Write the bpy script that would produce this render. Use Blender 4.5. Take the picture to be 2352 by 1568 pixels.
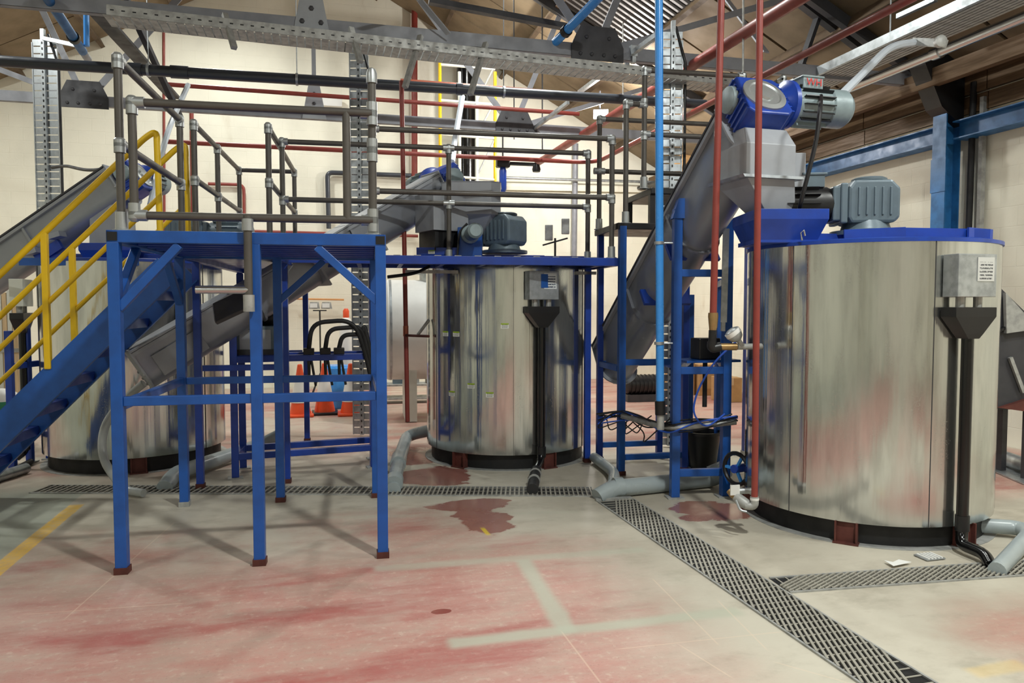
import bpy, math, random
from mathutils import Vector, Matrix
random.seed(7)
for o in list(bpy.data.objects): bpy.data.objects.remove(o)
SC = bpy.context.scene; COL = SC.collection
V = Vector; PI = math.pi
# ------------------------------------------------------------------ camera (26 mm, 1.6 m up, looking 14.5 deg right of the hall axis)
FPX, CX, CY, CAMH = 1700.0, 1176.0, 784.0, 1.6
PITCH = math.atan(84/1700); CP, SP = math.cos(PITCH), math.sin(PITCH)
YAW = math.radians(14.5); CW, SW = math.cos(YAW), math.sin(YAW)
cam = bpy.data.objects.new('camera', bpy.data.cameras.new('camera')); COL.objects.link(cam)
cam.data.sensor_width = 36; cam.data.lens = FPX/2352*36; cam.data.clip_end = 200
cam.location = (0, 0, CAMH); cam.rotation_euler = (PI/2-PITCH, 0, -YAW)
SC.camera = cam
# ------------------------------------------------------------------ world and exposure
SC.view_settings.view_transform = 'Standard'; SC.view_settings.look = 'None'
SC.view_settings.gamma = 1; SC.view_settings.use_curve_mapping = False
SC.view_settings.exposure = -0.1
wd = bpy.data.worlds.new('world'); SC.world = wd; wd.use_nodes = True
wd.node_tree.nodes['Background'].inputs[0].default_value = (.5, .55, .6, 1)
wd.node_tree.nodes['Background'].inputs[1].default_value = .15
# ------------------------------------------------------------------ measuring helpers: camera-plane / pixel measurement -> room position
def cw(x, z, h=0): return V((z*SW+x*CW, z*CW-x*SW, h))
def _ray(u, v): return (u-CX, FPX*CP+(CY-v)*SP, -FPX*SP+(CY-v)*CP)
def G(u, v, h=0.0):
    a, b, c = _ray(u, v); s = (h-CAMH)/c; return cw(a*s, b*s, h)
def U(u, v, Z):
    a, b, c = _ray(u, v); s = Z/b; return cw(a*s, Z, CAMH+c*s)
def PY(u, v, Y):
    a, b, c = _ray(u, v); d = cw(a, b, c); s = Y/d.y; return V((d.x*s, Y, CAMH+c*s))
def PXW(u, v, X):
    a, b, c = _ray(u, v); d = cw(a, b, c); s = X/d.x; return V((X, d.y*s, CAMH+c*s))
# ------------------------------------------------------------------ mesh builder
X_, Y_, Z_ = V((1,0,0)), V((0,1,0)), V((0,0,1))
def frame(d, up=Z_):
    d = d.normalized(); s = d.cross(up)
    if s.length < 1e-4: s = d.cross(X_)
    s.normalize(); return d, s, s.cross(d)
class MB:
    def __init__(s): s.v = []; s.f = []
    def add(s, vs, fs):
        n = len(s.v); s.v += [V(p) for p in vs]; s.f += [tuple(i+n for i in q) for q in fs]; return s
    def box(s, c, size, ax=None):
        c = V(c); e = ax or (X_, Y_, Z_); h = [e[i]*(size[i]/2) for i in range(3)]
        vs = [c+h[0]*a+h[1]*b+h[2]*d for a in (-1,1) for b in (-1,1) for d in (-1,1)]
        return s.add(vs, [(0,1,3,2),(4,6,7,5),(0,4,5,1),(2,3,7,6),(0,2,6,4),(1,5,7,3)])
    def lohi(s, a, b): return s.box([(a[i]+b[i])/2 for i in range(3)], [abs(b[i]-a[i]) for i in range(3)])
    def bar(s, p0, p1, w, h, up=Z_):
        p0, p1 = V(p0), V(p1); d, sd, n = frame(p1-p0, up)
        return s.box((p0+p1)/2, ((p1-p0).length, w, h), (d, sd, n))
    def tube(s, pts, r, n=12, cap=True, closed=False):
        pts = [V(p) for p in pts]; m = len(pts); R = r if isinstance(r, (list, tuple)) else [r]*m
        ds = []
        for i in range(m):
            a = pts[max(0,i-1)]; b = pts[min(m-1,i+1)]; ds.append((b-a).normalized())
        d, sd, nn = frame(ds[0], Z_ if abs(ds[0].z) < .95 else X_)
        vs = []
        for i in range(m):
            if i: 
                q = ds[i-1].rotation_difference(ds[i]); sd = q @ sd; nn = q @ nn
            for k in range(n):
                t = 2*PI*k/n; vs.append(pts[i]+(sd*math.cos(t)+nn*math.sin(t))*R[i])
        fs = [(i*n+k, i*n+(k+1)%n, (i+1)*n+(k+1)%n, (i+1)*n+k) for i in range(m-1) for k in range(n)]
        if cap: fs += [tuple(range(n-1,-1,-1)), tuple(range((m-1)*n, m*n))]
        return s.add(vs, fs)
    def cyl(s, p0, p1, r, n=16, r1=None): return s.tube([p0, p1], [r, r if r1 is None else r1], n)
    def lathe(s, prof, o, ax=Z_, n=24):
        ax, sd, nn = frame(V(ax), Z_ if abs(V(ax).normalized().z) < .95 else X_); o = V(o); m = len(prof)
        vs = [o+ax*z+(sd*math.cos(2*PI*k/n)+nn*math.sin(2*PI*k/n))*r for r, z in prof for k in range(n)]
        fs = [(i*n+k, i*n+(k+1)%n, (i+1)*n+(k+1)%n, (i+1)*n+k) for i in range(m-1) for k in range(n)]
        return s.add(vs, fs+[tuple(range(n-1,-1,-1)), tuple(range((m-1)*n, m*n))])
    def extr(s, poly, o, e1, e2, d):
        o, e1, e2, d = V(o), V(e1), V(e2), V(d); n = len(poly)
        a = [o+e1*x+e2*y for x, y in poly]; vs = a+[p+d for p in a]
        fs = [(k,(k+1)%n,n+(k+1)%n,n+k) for k in range(n)]+[tuple(range(n-1,-1,-1)), tuple(range(n,2*n))]
        return s.add(vs, fs)
    def loft(s, rings, cap=True):
        n = len(rings[0]); m = len(rings); vs = [p for r in rings for p in r]
        fs = [(i*n+k, i*n+(k+1)%n, (i+1)*n+(k+1)%n, (i+1)*n+k) for i in range(m-1) for k in range(n)]
        if cap: fs += [tuple(range(n-1,-1,-1)), tuple(range((m-1)*n, m*n))]
        return s.add(vs, fs)
    def mesh(s, name, o):
        me = bpy.data.meshes.new(name); me.from_pydata([p-o for p in s.v], [], s.f)
        import bmesh
        b = bmesh.new(); b.from_mesh(me); bmesh.ops.recalc_face_normals(b, faces=b.faces); b.to_mesh(me); b.free()
        return me
WO = {}          # world origin of every object
def obj(name, mb, mat, parent=None, smooth=True, bev=0, label=None, kind=None, org=None):
    if org is None:
        lo = [min(p[i] for p in mb.v) for i in range(3)]; hi = [max(p[i] for p in mb.v) for i in range(3)]
        org = V(((lo[0]+hi[0])/2, (lo[1]+hi[1])/2, lo[2]))
    me = mb.mesh(name, org); me.materials.append(M[mat] if isinstance(mat, str) else mat)
    if smooth:
        me.polygons.foreach_set('use_smooth', [True]*len(me.polygons)); me.set_sharp_from_angle(angle=math.radians(35))
    o = bpy.data.objects.new(name, me); COL.objects.link(o); WO[o.name] = org
    if parent: o.parent = parent; o.location = org-WO[parent.name]
    else: o.location = org
    if bev:
        b = o.modifiers.new('bevel', 'BEVEL'); b.width = bev; b.segments = 2; b.limit_method = 'ANGLE'
    if label: o['label'] = label
    if kind: o['kind'] = kind
    return o
def thing(name, label, cat, loc, group=None):
    o = bpy.data.objects.new(name, None); COL.objects.link(o); o.empty_display_size = .1
    o.location = V(loc); WO[o.name] = V(loc); return tag(o, label, cat, group)
def tag(o, label, cat, group=None):
    o['label'] = label; o['category'] = cat
    if group: o['group'] = group
    return o
def struct(name, mb, mat, **k): return obj(name, mb, mat, kind='structure', **k)
def fillet(pts, rad, n=5):
    pts = [V(p) for p in pts]; out = [pts[0]]
    for i in range(1, len(pts)-1):
        a, b, c = pts[i-1], pts[i], pts[i+1]; r = min(rad, (a-b).length*.49, (c-b).length*.49)
        p, q = b+(a-b).normalized()*r, b+(c-b).normalized()*r
        for k in range(n+1):
            t = k/n; out.append(p*(1-t)**2+b*2*t*(1-t)+q*t*t)
    return out+[pts[-1]]
# ------------------------------------------------------------------ materials
def lin(c): return tuple((x/255/12.92 if x/255 <= .04045 else ((x/255+.055)/1.055)**2.4) for x in c)
class NT:
    def __init__(s, name):
        s.m = bpy.data.materials.new(name); s.m.use_nodes = True; s.t = s.m.node_tree; s.n = s.t.nodes; s.b = s.n['Principled BSDF']; s.tc = None
    def set(s, i, v):
        if hasattr(v, 'is_linked'): s.t.links.new(v, i)
        else: i.default_value = (*v, 1) if isinstance(v, tuple) and len(v) == 3 and i.type == 'RGBA' else v
    def co(s):
        if not s.tc: s.tc = s.n.new('ShaderNodeTexCoord')
        return s.tc.outputs['Object']
    def math(s, op, a, b=0.0, c=0.0, clamp=False):
        n = s.n.new('ShaderNodeMath'); n.operation = op; n.use_clamp = clamp
        for i, v in enumerate((a, b, c)): s.set(n.inputs[i], v)
        return n.outputs[0]
    def vmul(s, v, k):
        n = s.n.new('ShaderNodeVectorMath'); n.operation = 'MULTIPLY'; s.set(n.inputs[0], v); n.inputs[1].default_value = k; return n.outputs[0]
    def noise(s, scale, detail=4, rough=.55, vec=None, stretch=None, dist=0):
        v = vec or s.co()
        if stretch: v = s.vmul(v, stretch)
        n = s.n.new('ShaderNodeTexNoise'); s.t.links.new(v, n.inputs['Vector'])
        n.inputs['Scale'].default_value = scale; n.inputs['Detail'].default_value = detail; n.inputs['Roughness'].default_value = rough; n.inputs['Distortion'].default_value = dist
        return n.outputs[0]
    def ramp(s, x, lo, hi, a=0.0, b=1.0):
        n = s.n.new('ShaderNodeMapRange'); n.interpolation_type = 'SMOOTHSTEP'; s.set(n.inputs[0], x)
        n.inputs[1].default_value = lo; n.inputs[2].default_value = hi; n.inputs[3].default_value = a; n.inputs[4].default_value = b; return n.outputs[0]
    def mix(s, f, a, b, mode='MIX'):
        n = s.n.new('ShaderNodeMix'); n.data_type = 'RGBA'; n.blend_type = mode; s.set(n.inputs[0], f); s.set(n.inputs[6], a); s.set(n.inputs[7], b); return n.outputs[2]
    def xyz(s):
        n = s.n.new('ShaderNodeSeparateXYZ'); s.t.links.new(s.co(), n.inputs[0]); return n.outputs
    def bump(s, h, strength=.2, dist=.01):
        n = s.n.new('ShaderNodeBump'); n.inputs['Strength'].default_value = strength; n.inputs['Distance'].default_value = dist
        s.set(n.inputs['Height'], h); s.t.links.new(n.outputs[0], s.b.inputs['Normal'])
    def done(s, col=None, rough=None, metal=None):
        if col is not None: s.set(s.b.inputs['Base Color'], col)
        if rough is not None: s.set(s.b.inputs['Roughness'], rough)
        if metal is not None: s.set(s.b.inputs['Metallic'], metal)
        return s.m
M = {}
def paint(name, c, rough=.4, metal=0.0, var=.25, scale=6, bump=.04, stretch=None):
    t = NT(name); c = lin(c); d = tuple(x*(1-var) for x in c); n = t.noise(scale, 5, stretch=stretch)
    f = t.ramp(n, .35, .7); col = t.mix(f, c, d)
    t.bump(t.noise(scale*14, 2), bump, .004)
    M[name] = t.done(col, t.ramp(n, .3, .7, rough*.85, min(1, rough*1.2)), metal); return t
paint('blue', (27,84,164), .36); paint('blue2', (26,64,158), .36); paint('lightblue', (66,150,232), .25, var=.08)
paint('steelblue', (42,110,170), .45, var=.35); paint('yellow', (232,190,20), .4, var=.12)
paint('railpipe', (88,84,79), .42, .15, var=.2); paint('fitting', (176,180,180), .38, .65, var=.15)
paint('augergrey', (150,154,162), .36, .55, var=.12, scale=2); paint('greypaint', (156,160,166), .42, .1, var=.1)
paint('truss', (136,138,145), .5, .1, var=.15); paint('trussdark', (62,62,66), .55, .1, var=.2)
paint('galv', (186,192,196), .38, .75, var=.3, scale=14); paint('galvdull', (172,173,170), .5, .3, var=.3, scale=14)
paint('redpipe', (138,58,50), .42, var=.2); paint('copper', (170,92,70), .35, .3)
paint('black', (22,22,24), .4, var=.2); paint('blackgloss', (14,14,15), .18); paint('rubber', (28,28,30), .6)
paint('pvc', (158,168,170), .3, var=.15, scale=3); paint('pvcdark', (58,62,70), .35, var=.15)
paint('motorgrey', (100,116,126), .4, .1, var=.2); paint('motorlight', (140,156,160), .4, .1); paint('motorblue', (36,70,165), .35)
paint('white', (228,228,224), .4, var=.06); paint('offwhite', (214,216,206), .45, var=.08); paint('brass', (170,140,96), .35, .7)
paint('wood', (104,80,54), .7, var=.4, scale=5, stretch=(6,.4,6)); paint('purlin', (92,74,54), .75, var=.35, scale=4)
paint('woodpale', (214,186,146), .65, var=.2, stretch=(8,8,.6)); paint('cardboard', (186,146,96), .8, var=.15)
paint('orange', (232,84,38), .45, var=.12); paint('rust', (92,44,36), .7, var=.4); paint('chromed', (200,203,205), .22, .95, var=.05)
paint('ringdark', (14,14,16), .6); paint('redlamp', (210,40,36), .35); paint('green', (60,150,110), .6); paint('hose', (170,174,172), .22, var=.1)
paint('cablewhite', (205,214,224), .4, var=.06); paint('orangepipe', (226,164,104), .45, var=.1); paint('cable', (24,24,27), .5); paint('cableblue', (40,90,200), .4)
paint('gratesteel', (172,168,156), .5, .3, var=.25, scale=10)
paint('ply', (128,111,86), .75, var=.25, scale=2)
def steel(name, c, r0, r1, streak=.13):
    t = NT(name); n1 = t.noise(2.2, 3, stretch=(3,3,.05)); n2 = t.noise(9, 4, stretch=(1.6,1.6,.25)); sp = t.noise(120, 2)
    h = t.math('ADD', t.math('MULTIPLY', n1, 1.0), t.math('MULTIPLY', n2, .12)); t.bump(h, streak, .05)
    col = t.mix(t.ramp(n2, .4, .75), lin(c), tuple(x*.82 for x in lin(c)))
    rr = t.math('ADD', t.ramp(n1, .3, .7, r0, r1), t.math('MULTIPLY', t.ramp(sp, .5, .7), t.ramp(n2, .5, .65, 0, .12)))
    M[name] = t.done(col, rr, .96)
steel('tanksteel', (206,208,206), .10, .20)
# painted brick wall
def wallmat(name, c, axis):
    t = NT(name); x, y, z = t.xyz(); cb = t.n.new('ShaderNodeCombineXYZ'); t.set(cb.inputs[0], x if axis == 'x' else y); t.set(cb.inputs[1], z)
    br = t.n.new('ShaderNodeTexBrick'); t.t.links.new(cb.outputs[0], br.inputs[0]); br.inputs['Scale'].default_value = 1
    br.inputs['Brick Width'].default_value = .44; br.inputs['Row Height'].default_value = .225; br.inputs['Mortar Size'].default_value = .006; br.inputs['Mortar Smooth'].default_value = .6
    a = lin(c); n = t.noise(.9, 6); d = t.noise(2.6, 6, stretch=(1,1,.35))
    col = t.mix(t.ramp(n, .35, .75), a, tuple(k*.86 for k in a)); col = t.mix(t.ramp(d, .58, .82, 0, .4), col, lin((170,148,114)))
    t.bump(t.math('ADD', t.math('MULTIPLY', br.outputs['Fac'], -.5), t.math('MULTIPLY', t.noise(30, 4), .25)), .45, .008)
    M[name] = t.done(col, .72)
wallmat('wallback', (236,233,216), 'x'); wallmat('wallside', (228,225,208), 'y')
t = NT('sheetmetal'); M['sheetmetal'] = t.done(t.mix(t.noise(3, 4), lin((120,116,112)), lin((84,80,78))), .5, .3)
t = NT('lampglow'); t.b.inputs['Emission Color'].default_value = (1,.96,.88,1); t.b.inputs['Emission Strength'].default_value = 60; M['lampglow'] = t.done((1,1,1), .4)
t = NT('bayglow'); t.b.inputs['Emission Color'].default_value = (1,.95,.86,1); t.b.inputs['Emission Strength'].default_value = 12; M['bayglow'] = t.done((1,1,1), .4)
t = NT('acrylic'); t.b.inputs['Transmission Weight'].default_value = .75; M['acrylic'] = t.done((.9,.92,.92), .12)
# printed sheet: grey plate with rows of print
def printmat(name, paper, ink, rows, accent=None):
    t = NT(name); c = t.n.new('ShaderNodeTexCoord').outputs['Generated']; s = t.n.new('ShaderNodeSeparateXYZ'); t.t.links.new(c, s.inputs[0]); x, z = s.outputs[0], s.outputs[2]
    row = t.math('FRACT', t.math('MULTIPLY', z, rows)); on = t.math('GREATER_THAN', row, .5)
    nz = t.n.new('ShaderNodeTexNoise'); nz.inputs['Scale'].default_value = 14; t.t.links.new(c, nz.inputs[0])
    inb = t.math('MULTIPLY', t.math('GREATER_THAN', x, .1), t.math('LESS_THAN', x, .9)); inb = t.math('MULTIPLY', inb, t.math('LESS_THAN', z, .8))
    f = t.math('MULTIPLY', t.math('MULTIPLY', on, inb), t.math('GREATER_THAN', nz.outputs[0], .42))
    col = t.mix(f, lin(paper), lin(ink))
    if accent: col = t.mix(t.math('GREATER_THAN', z, .74), col, lin(accent))
    M[name] = t.done(col, .45)
printmat('printgrey', (196,198,194), (90,92,94), 7); printmat('sticker', (226,228,222), (120,120,118), 4, (150,180,40)); printmat('printred', (232,226,222), (205,40,52), 2); printmat('printblue', (214,220,222), (60,70,90), 6)
# ------------------------------------------------------------------ floor material
t = NT('floorpaint'); x, y, z = t.xyz()
n1 = t.noise(.55, 8, .62); n2 = t.noise(2.3, 8, .65, stretch=(1,1.6,1)); n3 = t.noise(24, 4, .6); n4 = t.noise(1.1, 6, .6, stretch=(.6,2.2,1)); wob = t.math('MULTIPLY', t.math('SUBTRACT', t.noise(2.5, 5), .5), .5)
fine = t.math('MULTIPLY', t.math('SUBTRACT', n3, .5), .10)
def box_m(x0, x1, y0, y1, s=.25):
    xx = t.math('ADD', x, wob); yy = t.math('ADD', y, wob)
    a = t.math('MULTIPLY', t.ramp(xx, x0-s, x0+s), t.ramp(xx, x1-s, x1+s, 1, 0)); b = t.math('MULTIPLY', t.ramp(yy, y0-s, y0+s), t.ramp(yy, y1-s, y1+s, 1, 0)); return t.math('MULTIPLY', a, b)
def seg_m(p, q, hw, soft, jag=.0):
    p, q = V(p), V(q); d = q-p; L = d.length; d /= L
    dx = t.math('SUBTRACT', x, p.x); dy = t.math('SUBTRACT', y, p.y)
    al = t.math('ADD', t.math('MULTIPLY', dx, d.x), t.math('MULTIPLY', dy, d.y)); pe = t.math('ABSOLUTE', t.math('ADD', t.math('MULTIPLY', dx, -d.y), t.math('MULTIPLY', dy, d.x)))
    if jag: pe = t.math('ADD', pe, t.math('MULTIPLY', t.math('SUBTRACT', n2, .5), jag))
    m = t.ramp(pe, hw-soft, hw+soft, 1, 0); return t.math('MULTIPLY', m, t.math('MULTIPLY', t.ramp(al, -.03, .03), t.ramp(al, L-.03, L+.03, 1, 0)))
def blob_m(u, v, rx, ry, jag=.6, s=.06):
    p = G(u, v); dx = t.math('DIVIDE', t.math('SUBTRACT', x, p.x), rx); dy = t.math('DIVIDE', t.math('SUBTRACT', y, p.y), ry)
    d = t.math('SQRT', t.math('ADD', t.math('MULTIPLY', dx, dx), t.math('MULTIPLY', dy, dy)))
    d = t.math('ADD', d, t.math('MULTIPLY', t.math('SUBTRACT', n2, .5), jag*3)); return t.ramp(d, 1-s, 1+s, 1, 0)
cream = t.mix(t.ramp(n1, .35, .68), lin((194,188,172)), lin((168,160,144))); cream = t.mix(t.ramp(n2, .48, .74, 0, .6), cream, lin((146,138,122)))
red = t.mix(t.ramp(n4, .38, .66), lin((186,136,124)), lin((166,102,93))); red = t.mix(t.ramp(n3, .54, .72, 0, .55), red, lin((206,172,158)))
mred = box_m(-1.8, 1.6, -8, 4.75, .5); m2 = box_m(-1.9, 1.4, 4.4, 5.7, .3); m3 = box_m(3.0, 7.3, -8, 3.0, .4); m4 = box_m(-7, 7, 7.6, 14.8, .5)
m = t.math('MAXIMUM', mred, t.math('MAXIMUM', t.math('MULTIPLY', m2, t.ramp(n1, .40, .6, .1, .8)), t.math('MAXIMUM', t.math('MULTIPLY', m3, t.ramp(n1, .44, .58)), t.math('MULTIPLY', m4, t.ramp(n1, .36, .6, .2, .9)))))
m5 = t.math('MULTIPLY', box_m(4.6, 7.45, 5.0, 15, .4), .9); m = t.math('MAXIMUM', m, m5)
m = t.math('MULTIPLY', m, t.ramp(t.math('ADD', n2, t.math('MULTIPLY', fine, 2.2)), .36, .68, 1.0, .62))
n5 = t.noise(7, 9, .78, stretch=(.55,2.2,1)); m = t.math('MULTIPLY', m, t.ramp(n5, .42, .68, 1.0, .72))
col = t.mix(m, cream, red)
col = t.mix(t.ramp(n5, .58, .74, 0, .35), col, lin((134,110,98))); col = t.mix(t.ramp(n5, .30, .42, .22, 0), col, lin((214,196,180)))
deep = t.math('MULTIPLY', t.math('MULTIPLY', m, t.ramp(t.math('ADD', n4, t.math('MULTIPLY', fine, 2.0)), .52, .66)), .75); col = t.mix(deep, col, lin((164,84,78)))
col = t.mix(t.math('MULTIPLY', t.ramp(t.noise(60, 4, .75), .56, .70), t.math('MULTIPLY', m, .5)), col, lin((120,92,84)))
# grey-green walkway left of the yellow line
left = t.ramp(x, -1.98, -1.96, 1, 0); left = t.math('MULTIPLY', left, t.ramp(y, 6.9, 7.4, 1, 0)); col = t.mix(t.math('MULTIPLY', left, .85), col, t.mix(t.ramp(n1, .3, .7), lin((170,174,158)), lin((140,146,134))))
gg = lin((176,178,160))
for a, b, hw, k in (((1200,1285),(1305,1452),.05,.8),((1030,1478),(1700,1402),.05,.8),((860,1306),(1480,1262),.05,.55),((700,1190),(1330,1175),.03,.3)):
    col = t.mix(t.math('MULTIPLY', seg_m(G(*a), G(*b), hw, .03, .08), k), col, gg)
for a, b in (((1500,1330),(1650,1480)),((1650,1380),(1760,1490)),((1420,1490),(1800,1450)),((1780,1520),(1950,1568)),((400,1200),(150,1420)),((60,1410),(420,1385)),((1290,1450),(1380,1568)),((1560,1480),(1680,1555))):
    col = t.mix(t.math('MULTIPLY', seg_m(G(*a), G(*b), .004, .003), .35), col, lin((222,200,176)))
yel = seg_m((-1.91,1.0,0), (-1.91,6.55,0), .055, .006, .015); col = t.mix(t.math('MULTIPLY', yel, t.ramp(n3, .3, .62, 1, .6)), col, lin((226,182,72)))
col = t.mix(t.math('MULTIPLY', seg_m(G(2230,1545), G(2352,1525), .05, .02, .08), .3), col, lin((222,184,80)))
wet = None
for a in ((1110,1192,.20,.36,.55),(1085,1160,.34,.18,.5),(1000,1092,.34,.42,.5),(955,1045,.25,.5,.4),(1640,1172,.30,.26,.5),(1600,1188,.16,.10,.5),(1015,1404,.05,.03,.4)):
    b = blob_m(*a); wet = b if wet is None else t.math('MAXIMUM', wet, b)
col = t.mix(t.math('MULTIPLY', wet, .8), col, t.mix(t.ramp(n1, .4, .6), lin((128,50,44)), lin((142,82,68))))
col = t.mix(t.math('MULTIPLY', seg_m(G(1108,1212), G(1122,1228), .016, .006), .8), col, lin((220,190,40)))
rr = t.math('ADD', t.ramp(n2, .3, .7, .42, .6), t.math('MULTIPLY', wet, -.3), clamp=True)
t.bump(t.math('ADD', t.math('MULTIPLY', n3, .5), t.math('MULTIPLY', n2, .6)), .18, .006); M['floorpaint'] = t.done(col, rr)
# ------------------------------------------------------------------ hall shell
YB, XR, XL, YF, EAVE, RIDGE, XM = 15.0, 7.5, -7.6, -9.0, 4.42, 8.4, -.05
SL = (RIDGE-EAVE)/(XR-XM)
def roofz(x): return RIDGE-SL*abs(x-XM)
struct('floor', MB().lohi((XL-.3,YF-.3,-.2),(XR+.3,YB+.3,0)), 'floorpaint', smooth=False, org=V((0,0,0)))
gable = [(XL,0),(XR,0),(XR,EAVE),(XM,RIDGE),(XL,EAVE)]
struct('wall_back', MB().extr(gable, (0,YB,0), X_, Z_, (0,.25,0)), 'wallback', smooth=False, org=V((0,YB,0)))
struct('wall_front', MB().extr(gable, (0,YF,0), X_, Z_, (0,-.25,0)), 'wallback', smooth=False, org=V((0,YF,0)))
struct('wall_right', MB().lohi((XR,YF,0),(XR+.25,YB,EAVE)), 'wallside', smooth=False, org=V((XR,0,0)))
struct('wall_left', MB().lohi((XL-.25,YF,0),(XL,YB,EAVE)), 'wallside', smooth=False, org=V((XL,0,0)))
ceil = struct('ceiling', MB().extr([(XL-.3,EAVE-.1),(XM,RIDGE+.06),(XR+.3,EAVE-.1),(XR+.3,EAVE+.1),(XM,RIDGE+.3),(XL-.3,EAVE+.1)], (0,YF,0), X_, Z_, (0,YB-YF,0)), 'purlin', smooth=False, org=V((0,0,0)))
# roof boards, each its own piece, between purlins
slope_len = math.hypot(XR-XM, RIDGE-EAVE); NS = 6
def roofpt(side, s, y, off=0.0):
    dx, dz = (XR-XM)/slope_len, -(RIDGE-EAVE)/slope_len
    return V((XM+side*(s*dx+off*dz), y, RIDGE+s*dz-off*dx))
pan_me = {}
corr = {(1,3,5),(1,3,6)}
ry0, dY = 3.0, 1.2
for side in (1,-1):
    for i in range(NS):
        s0, s1 = slope_len/NS*i, slope_len/NS*(i+1)
        for j in range(10):
            y0, y1 = ry0+dY*j, ry0+dY*(j+1)
            a = roofpt(side, s0+.012, 0, .02); b = roofpt(side, s1-.012, 0, .02); k = (side, i, j) in corr
            mb = MB(); e = (b-a).normalized(); nrm = roofpt(side, 0, 0, 1)-roofpt(side, 0, 0, 0); j_ = random.uniform(-.004,.006)
            if k:
                n = 9; pl = []
                for q in range(n):
                    w_ = dY/n; pl += [(w_*q,0),(w_*(q+.45),0),(w_*(q+.55),.08),(w_*(q+.92),.08)]
                pl += [(dY,0),(dY,-.03),(0,-.03)]
                mb.extr(pl, roofpt(side, s0, y0, .02), Y_, nrm, e*(s1-s0))
            else: mb.extr([(.022,0),(dY-.022,0),(dY-.022,.03+j_),(.022,.03+j_)], roofpt(side, s0+.02, y0, .02), Y_, nrm, e*(s1-s0-.04))
            obj('roof_panel', mb, 'sheetmetal' if k else 'ply', ceil, smooth=False)
for side in (1,-1):
    for i in range(0, NS+1):
        s = slope_len/NS*i-(.1 if i == NS else -.02 if i == 0 else 0); p = roofpt(side, s, YF, .12); q = roofpt(side, s, YB, .12)
        obj('purlin', MB().bar(p, q, .07, .17, roofpt(side,0,0,1)-roofpt(side,0,0,0)), 'purlin', ceil, smooth=False)
# timber eave boards and ledges on the right wall
for i, (z0, z1, dx, m) in enumerate(((4.08,4.3,.06,'wood'),(3.86,4.06,.035,'wood'),(3.62,3.84,.03,'ply'))):
    for j in range(6):
        struct('trim_%d' % (i*6+j+1), MB().lohi((XR-dx,3+j*2.0,z0),(XR,4.985+j*2.0,z1)), m, smooth=False)
struct('trim_19', MB().lohi((XR-.2,3,4.30),(XR-.002,YB,4.36)), 'purlin', smooth=False)
# ------------------------------------------------------------------ steel roof structure
def truss(Y, label):
    T = thing('roof_truss', label, 'truss', (XM,Y,4.4), 'steel roof trusses'); zb = 4.35
    P = {'L':V((XL+.1,Y,zb)),'R':V((XR-.1,Y,zb)),'a':V((XM-3,Y,zb)),'b':V((XM+3,Y,zb)),'k':V((XM,Y,zb)),'A':V((XM,Y,RIDGE-.3))}
    for s, n in ((-1,'c'),(1,'d')): P[n] = V((XM+s*3.75,Y,roofz(XM+3.75)-.28))
    for s, n in ((-1,'e'),(1,'f')): P[n] = V((XM+s*5.5,Y,roofz(XM+5.5)-.28))
    obj('bottom_chord', MB().lohi((P['L'].x,Y-.04,zb-.06),(P['R'].x,Y+.04,zb-.045)).lohi((P['L'].x,Y-.045,zb-.06),(P['R'].x,Y-.03,zb+.075)), 'truss', T, False)
    for q in ('L','R'): obj('rafter', MB().bar(P[q]+V((0,0,-.02)), P['A'], .09, .13), 'trussdark', T, False)
    for a, b, w in (('a','A',.09),('b','A',.09),('a','c',.08),('b','d',.08),('k','A',.06),('a','e',.07),('b','f',.07)):
        obj('web_member', MB().bar(P[a]+V((0,.02,0)), P[b]+V((0,.02,0)), .015, w, Y_.cross(P[b]-P[a])).bar(P[a]+V((0,.06,0)), P[b]+V((0,.06,0)), .08, .012, Y_.cross(P[b]-P[a])), 'truss' if w > .065 else 'greypaint', T, False)
    for n in ('a','b'):
        g = obj('gusset_plate', MB().extr([(-.3,-.1),(.3,-.1),(.3,.05),(.2,.26),(-.2,.26),(-.3,.05)], P[n]+V((0,-.065,0)), X_, Z_, (0,.02,0)), 'trussdark', T, False)
        for dx, dz in ((-.2,-.04),(-.07,-.04),(.07,-.04),(.2,-.04),(-.13,.14),(.13,.14)):
            obj('rivet', MB().lathe([(.022,0),(.02,.012),(.008,.02)], P[n]+V((dx,-.065,dz)), -Y_, 8), 'trussdark', g)
    g = obj('gusset_plate', MB().extr([(-.17,-.06),(.17,-.06),(.08,.42),(-.08,.42)], P['k']+V((0,-.065,0)), X_, Z_, (0,.02,0)), 'greypaint', T, False)
    for dx, dz in ((-.09,.03),(.09,.03),(0,.16),(0,.3)): obj('bolt', MB().lathe([(.026,0),(.024,.014),(.01,.02)], P['k']+V((dx,-.065,dz)), -Y_, 6), 'trussdark', g)
    return T
truss(7.75, 'grey steel roof truss nearest the camera, its bottom chord carrying the long cable tray')
truss(11.3, 'dark grey steel roof truss farther back, in front of the cream gable wall')
def roof_hit(u, v):
    a, b, c = _ray(u, v); d = cw(a, b, c); s = (RIDGE+SL*XM-CAMH-.16)/(c+SL*d.x); return V((d.x*s,d.y*s,CAMH+c*s))
def brace(name, pts, w, label, m='trussdark', h=None):
    mb = MB()
    for a, b in zip(pts, pts[1:]): mb.bar(a, b, w, h or w*.2)
    return tag(obj(name, mb, m, smooth=False), label, 'brace')
brace('angle_brace', [PY(1030,78,7.6), G(965,0,4.6), G(900,-75,4.6)], .07, 'pale grey angle brace running forward from the near roof truss', 'greypaint')
brace('angle_brace', [PY(985,2,8.2), PY(1300,62,8.2)], .09, 'dark flat steel brace high under the roof left of the black flue', 'trussdark', .06)
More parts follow.
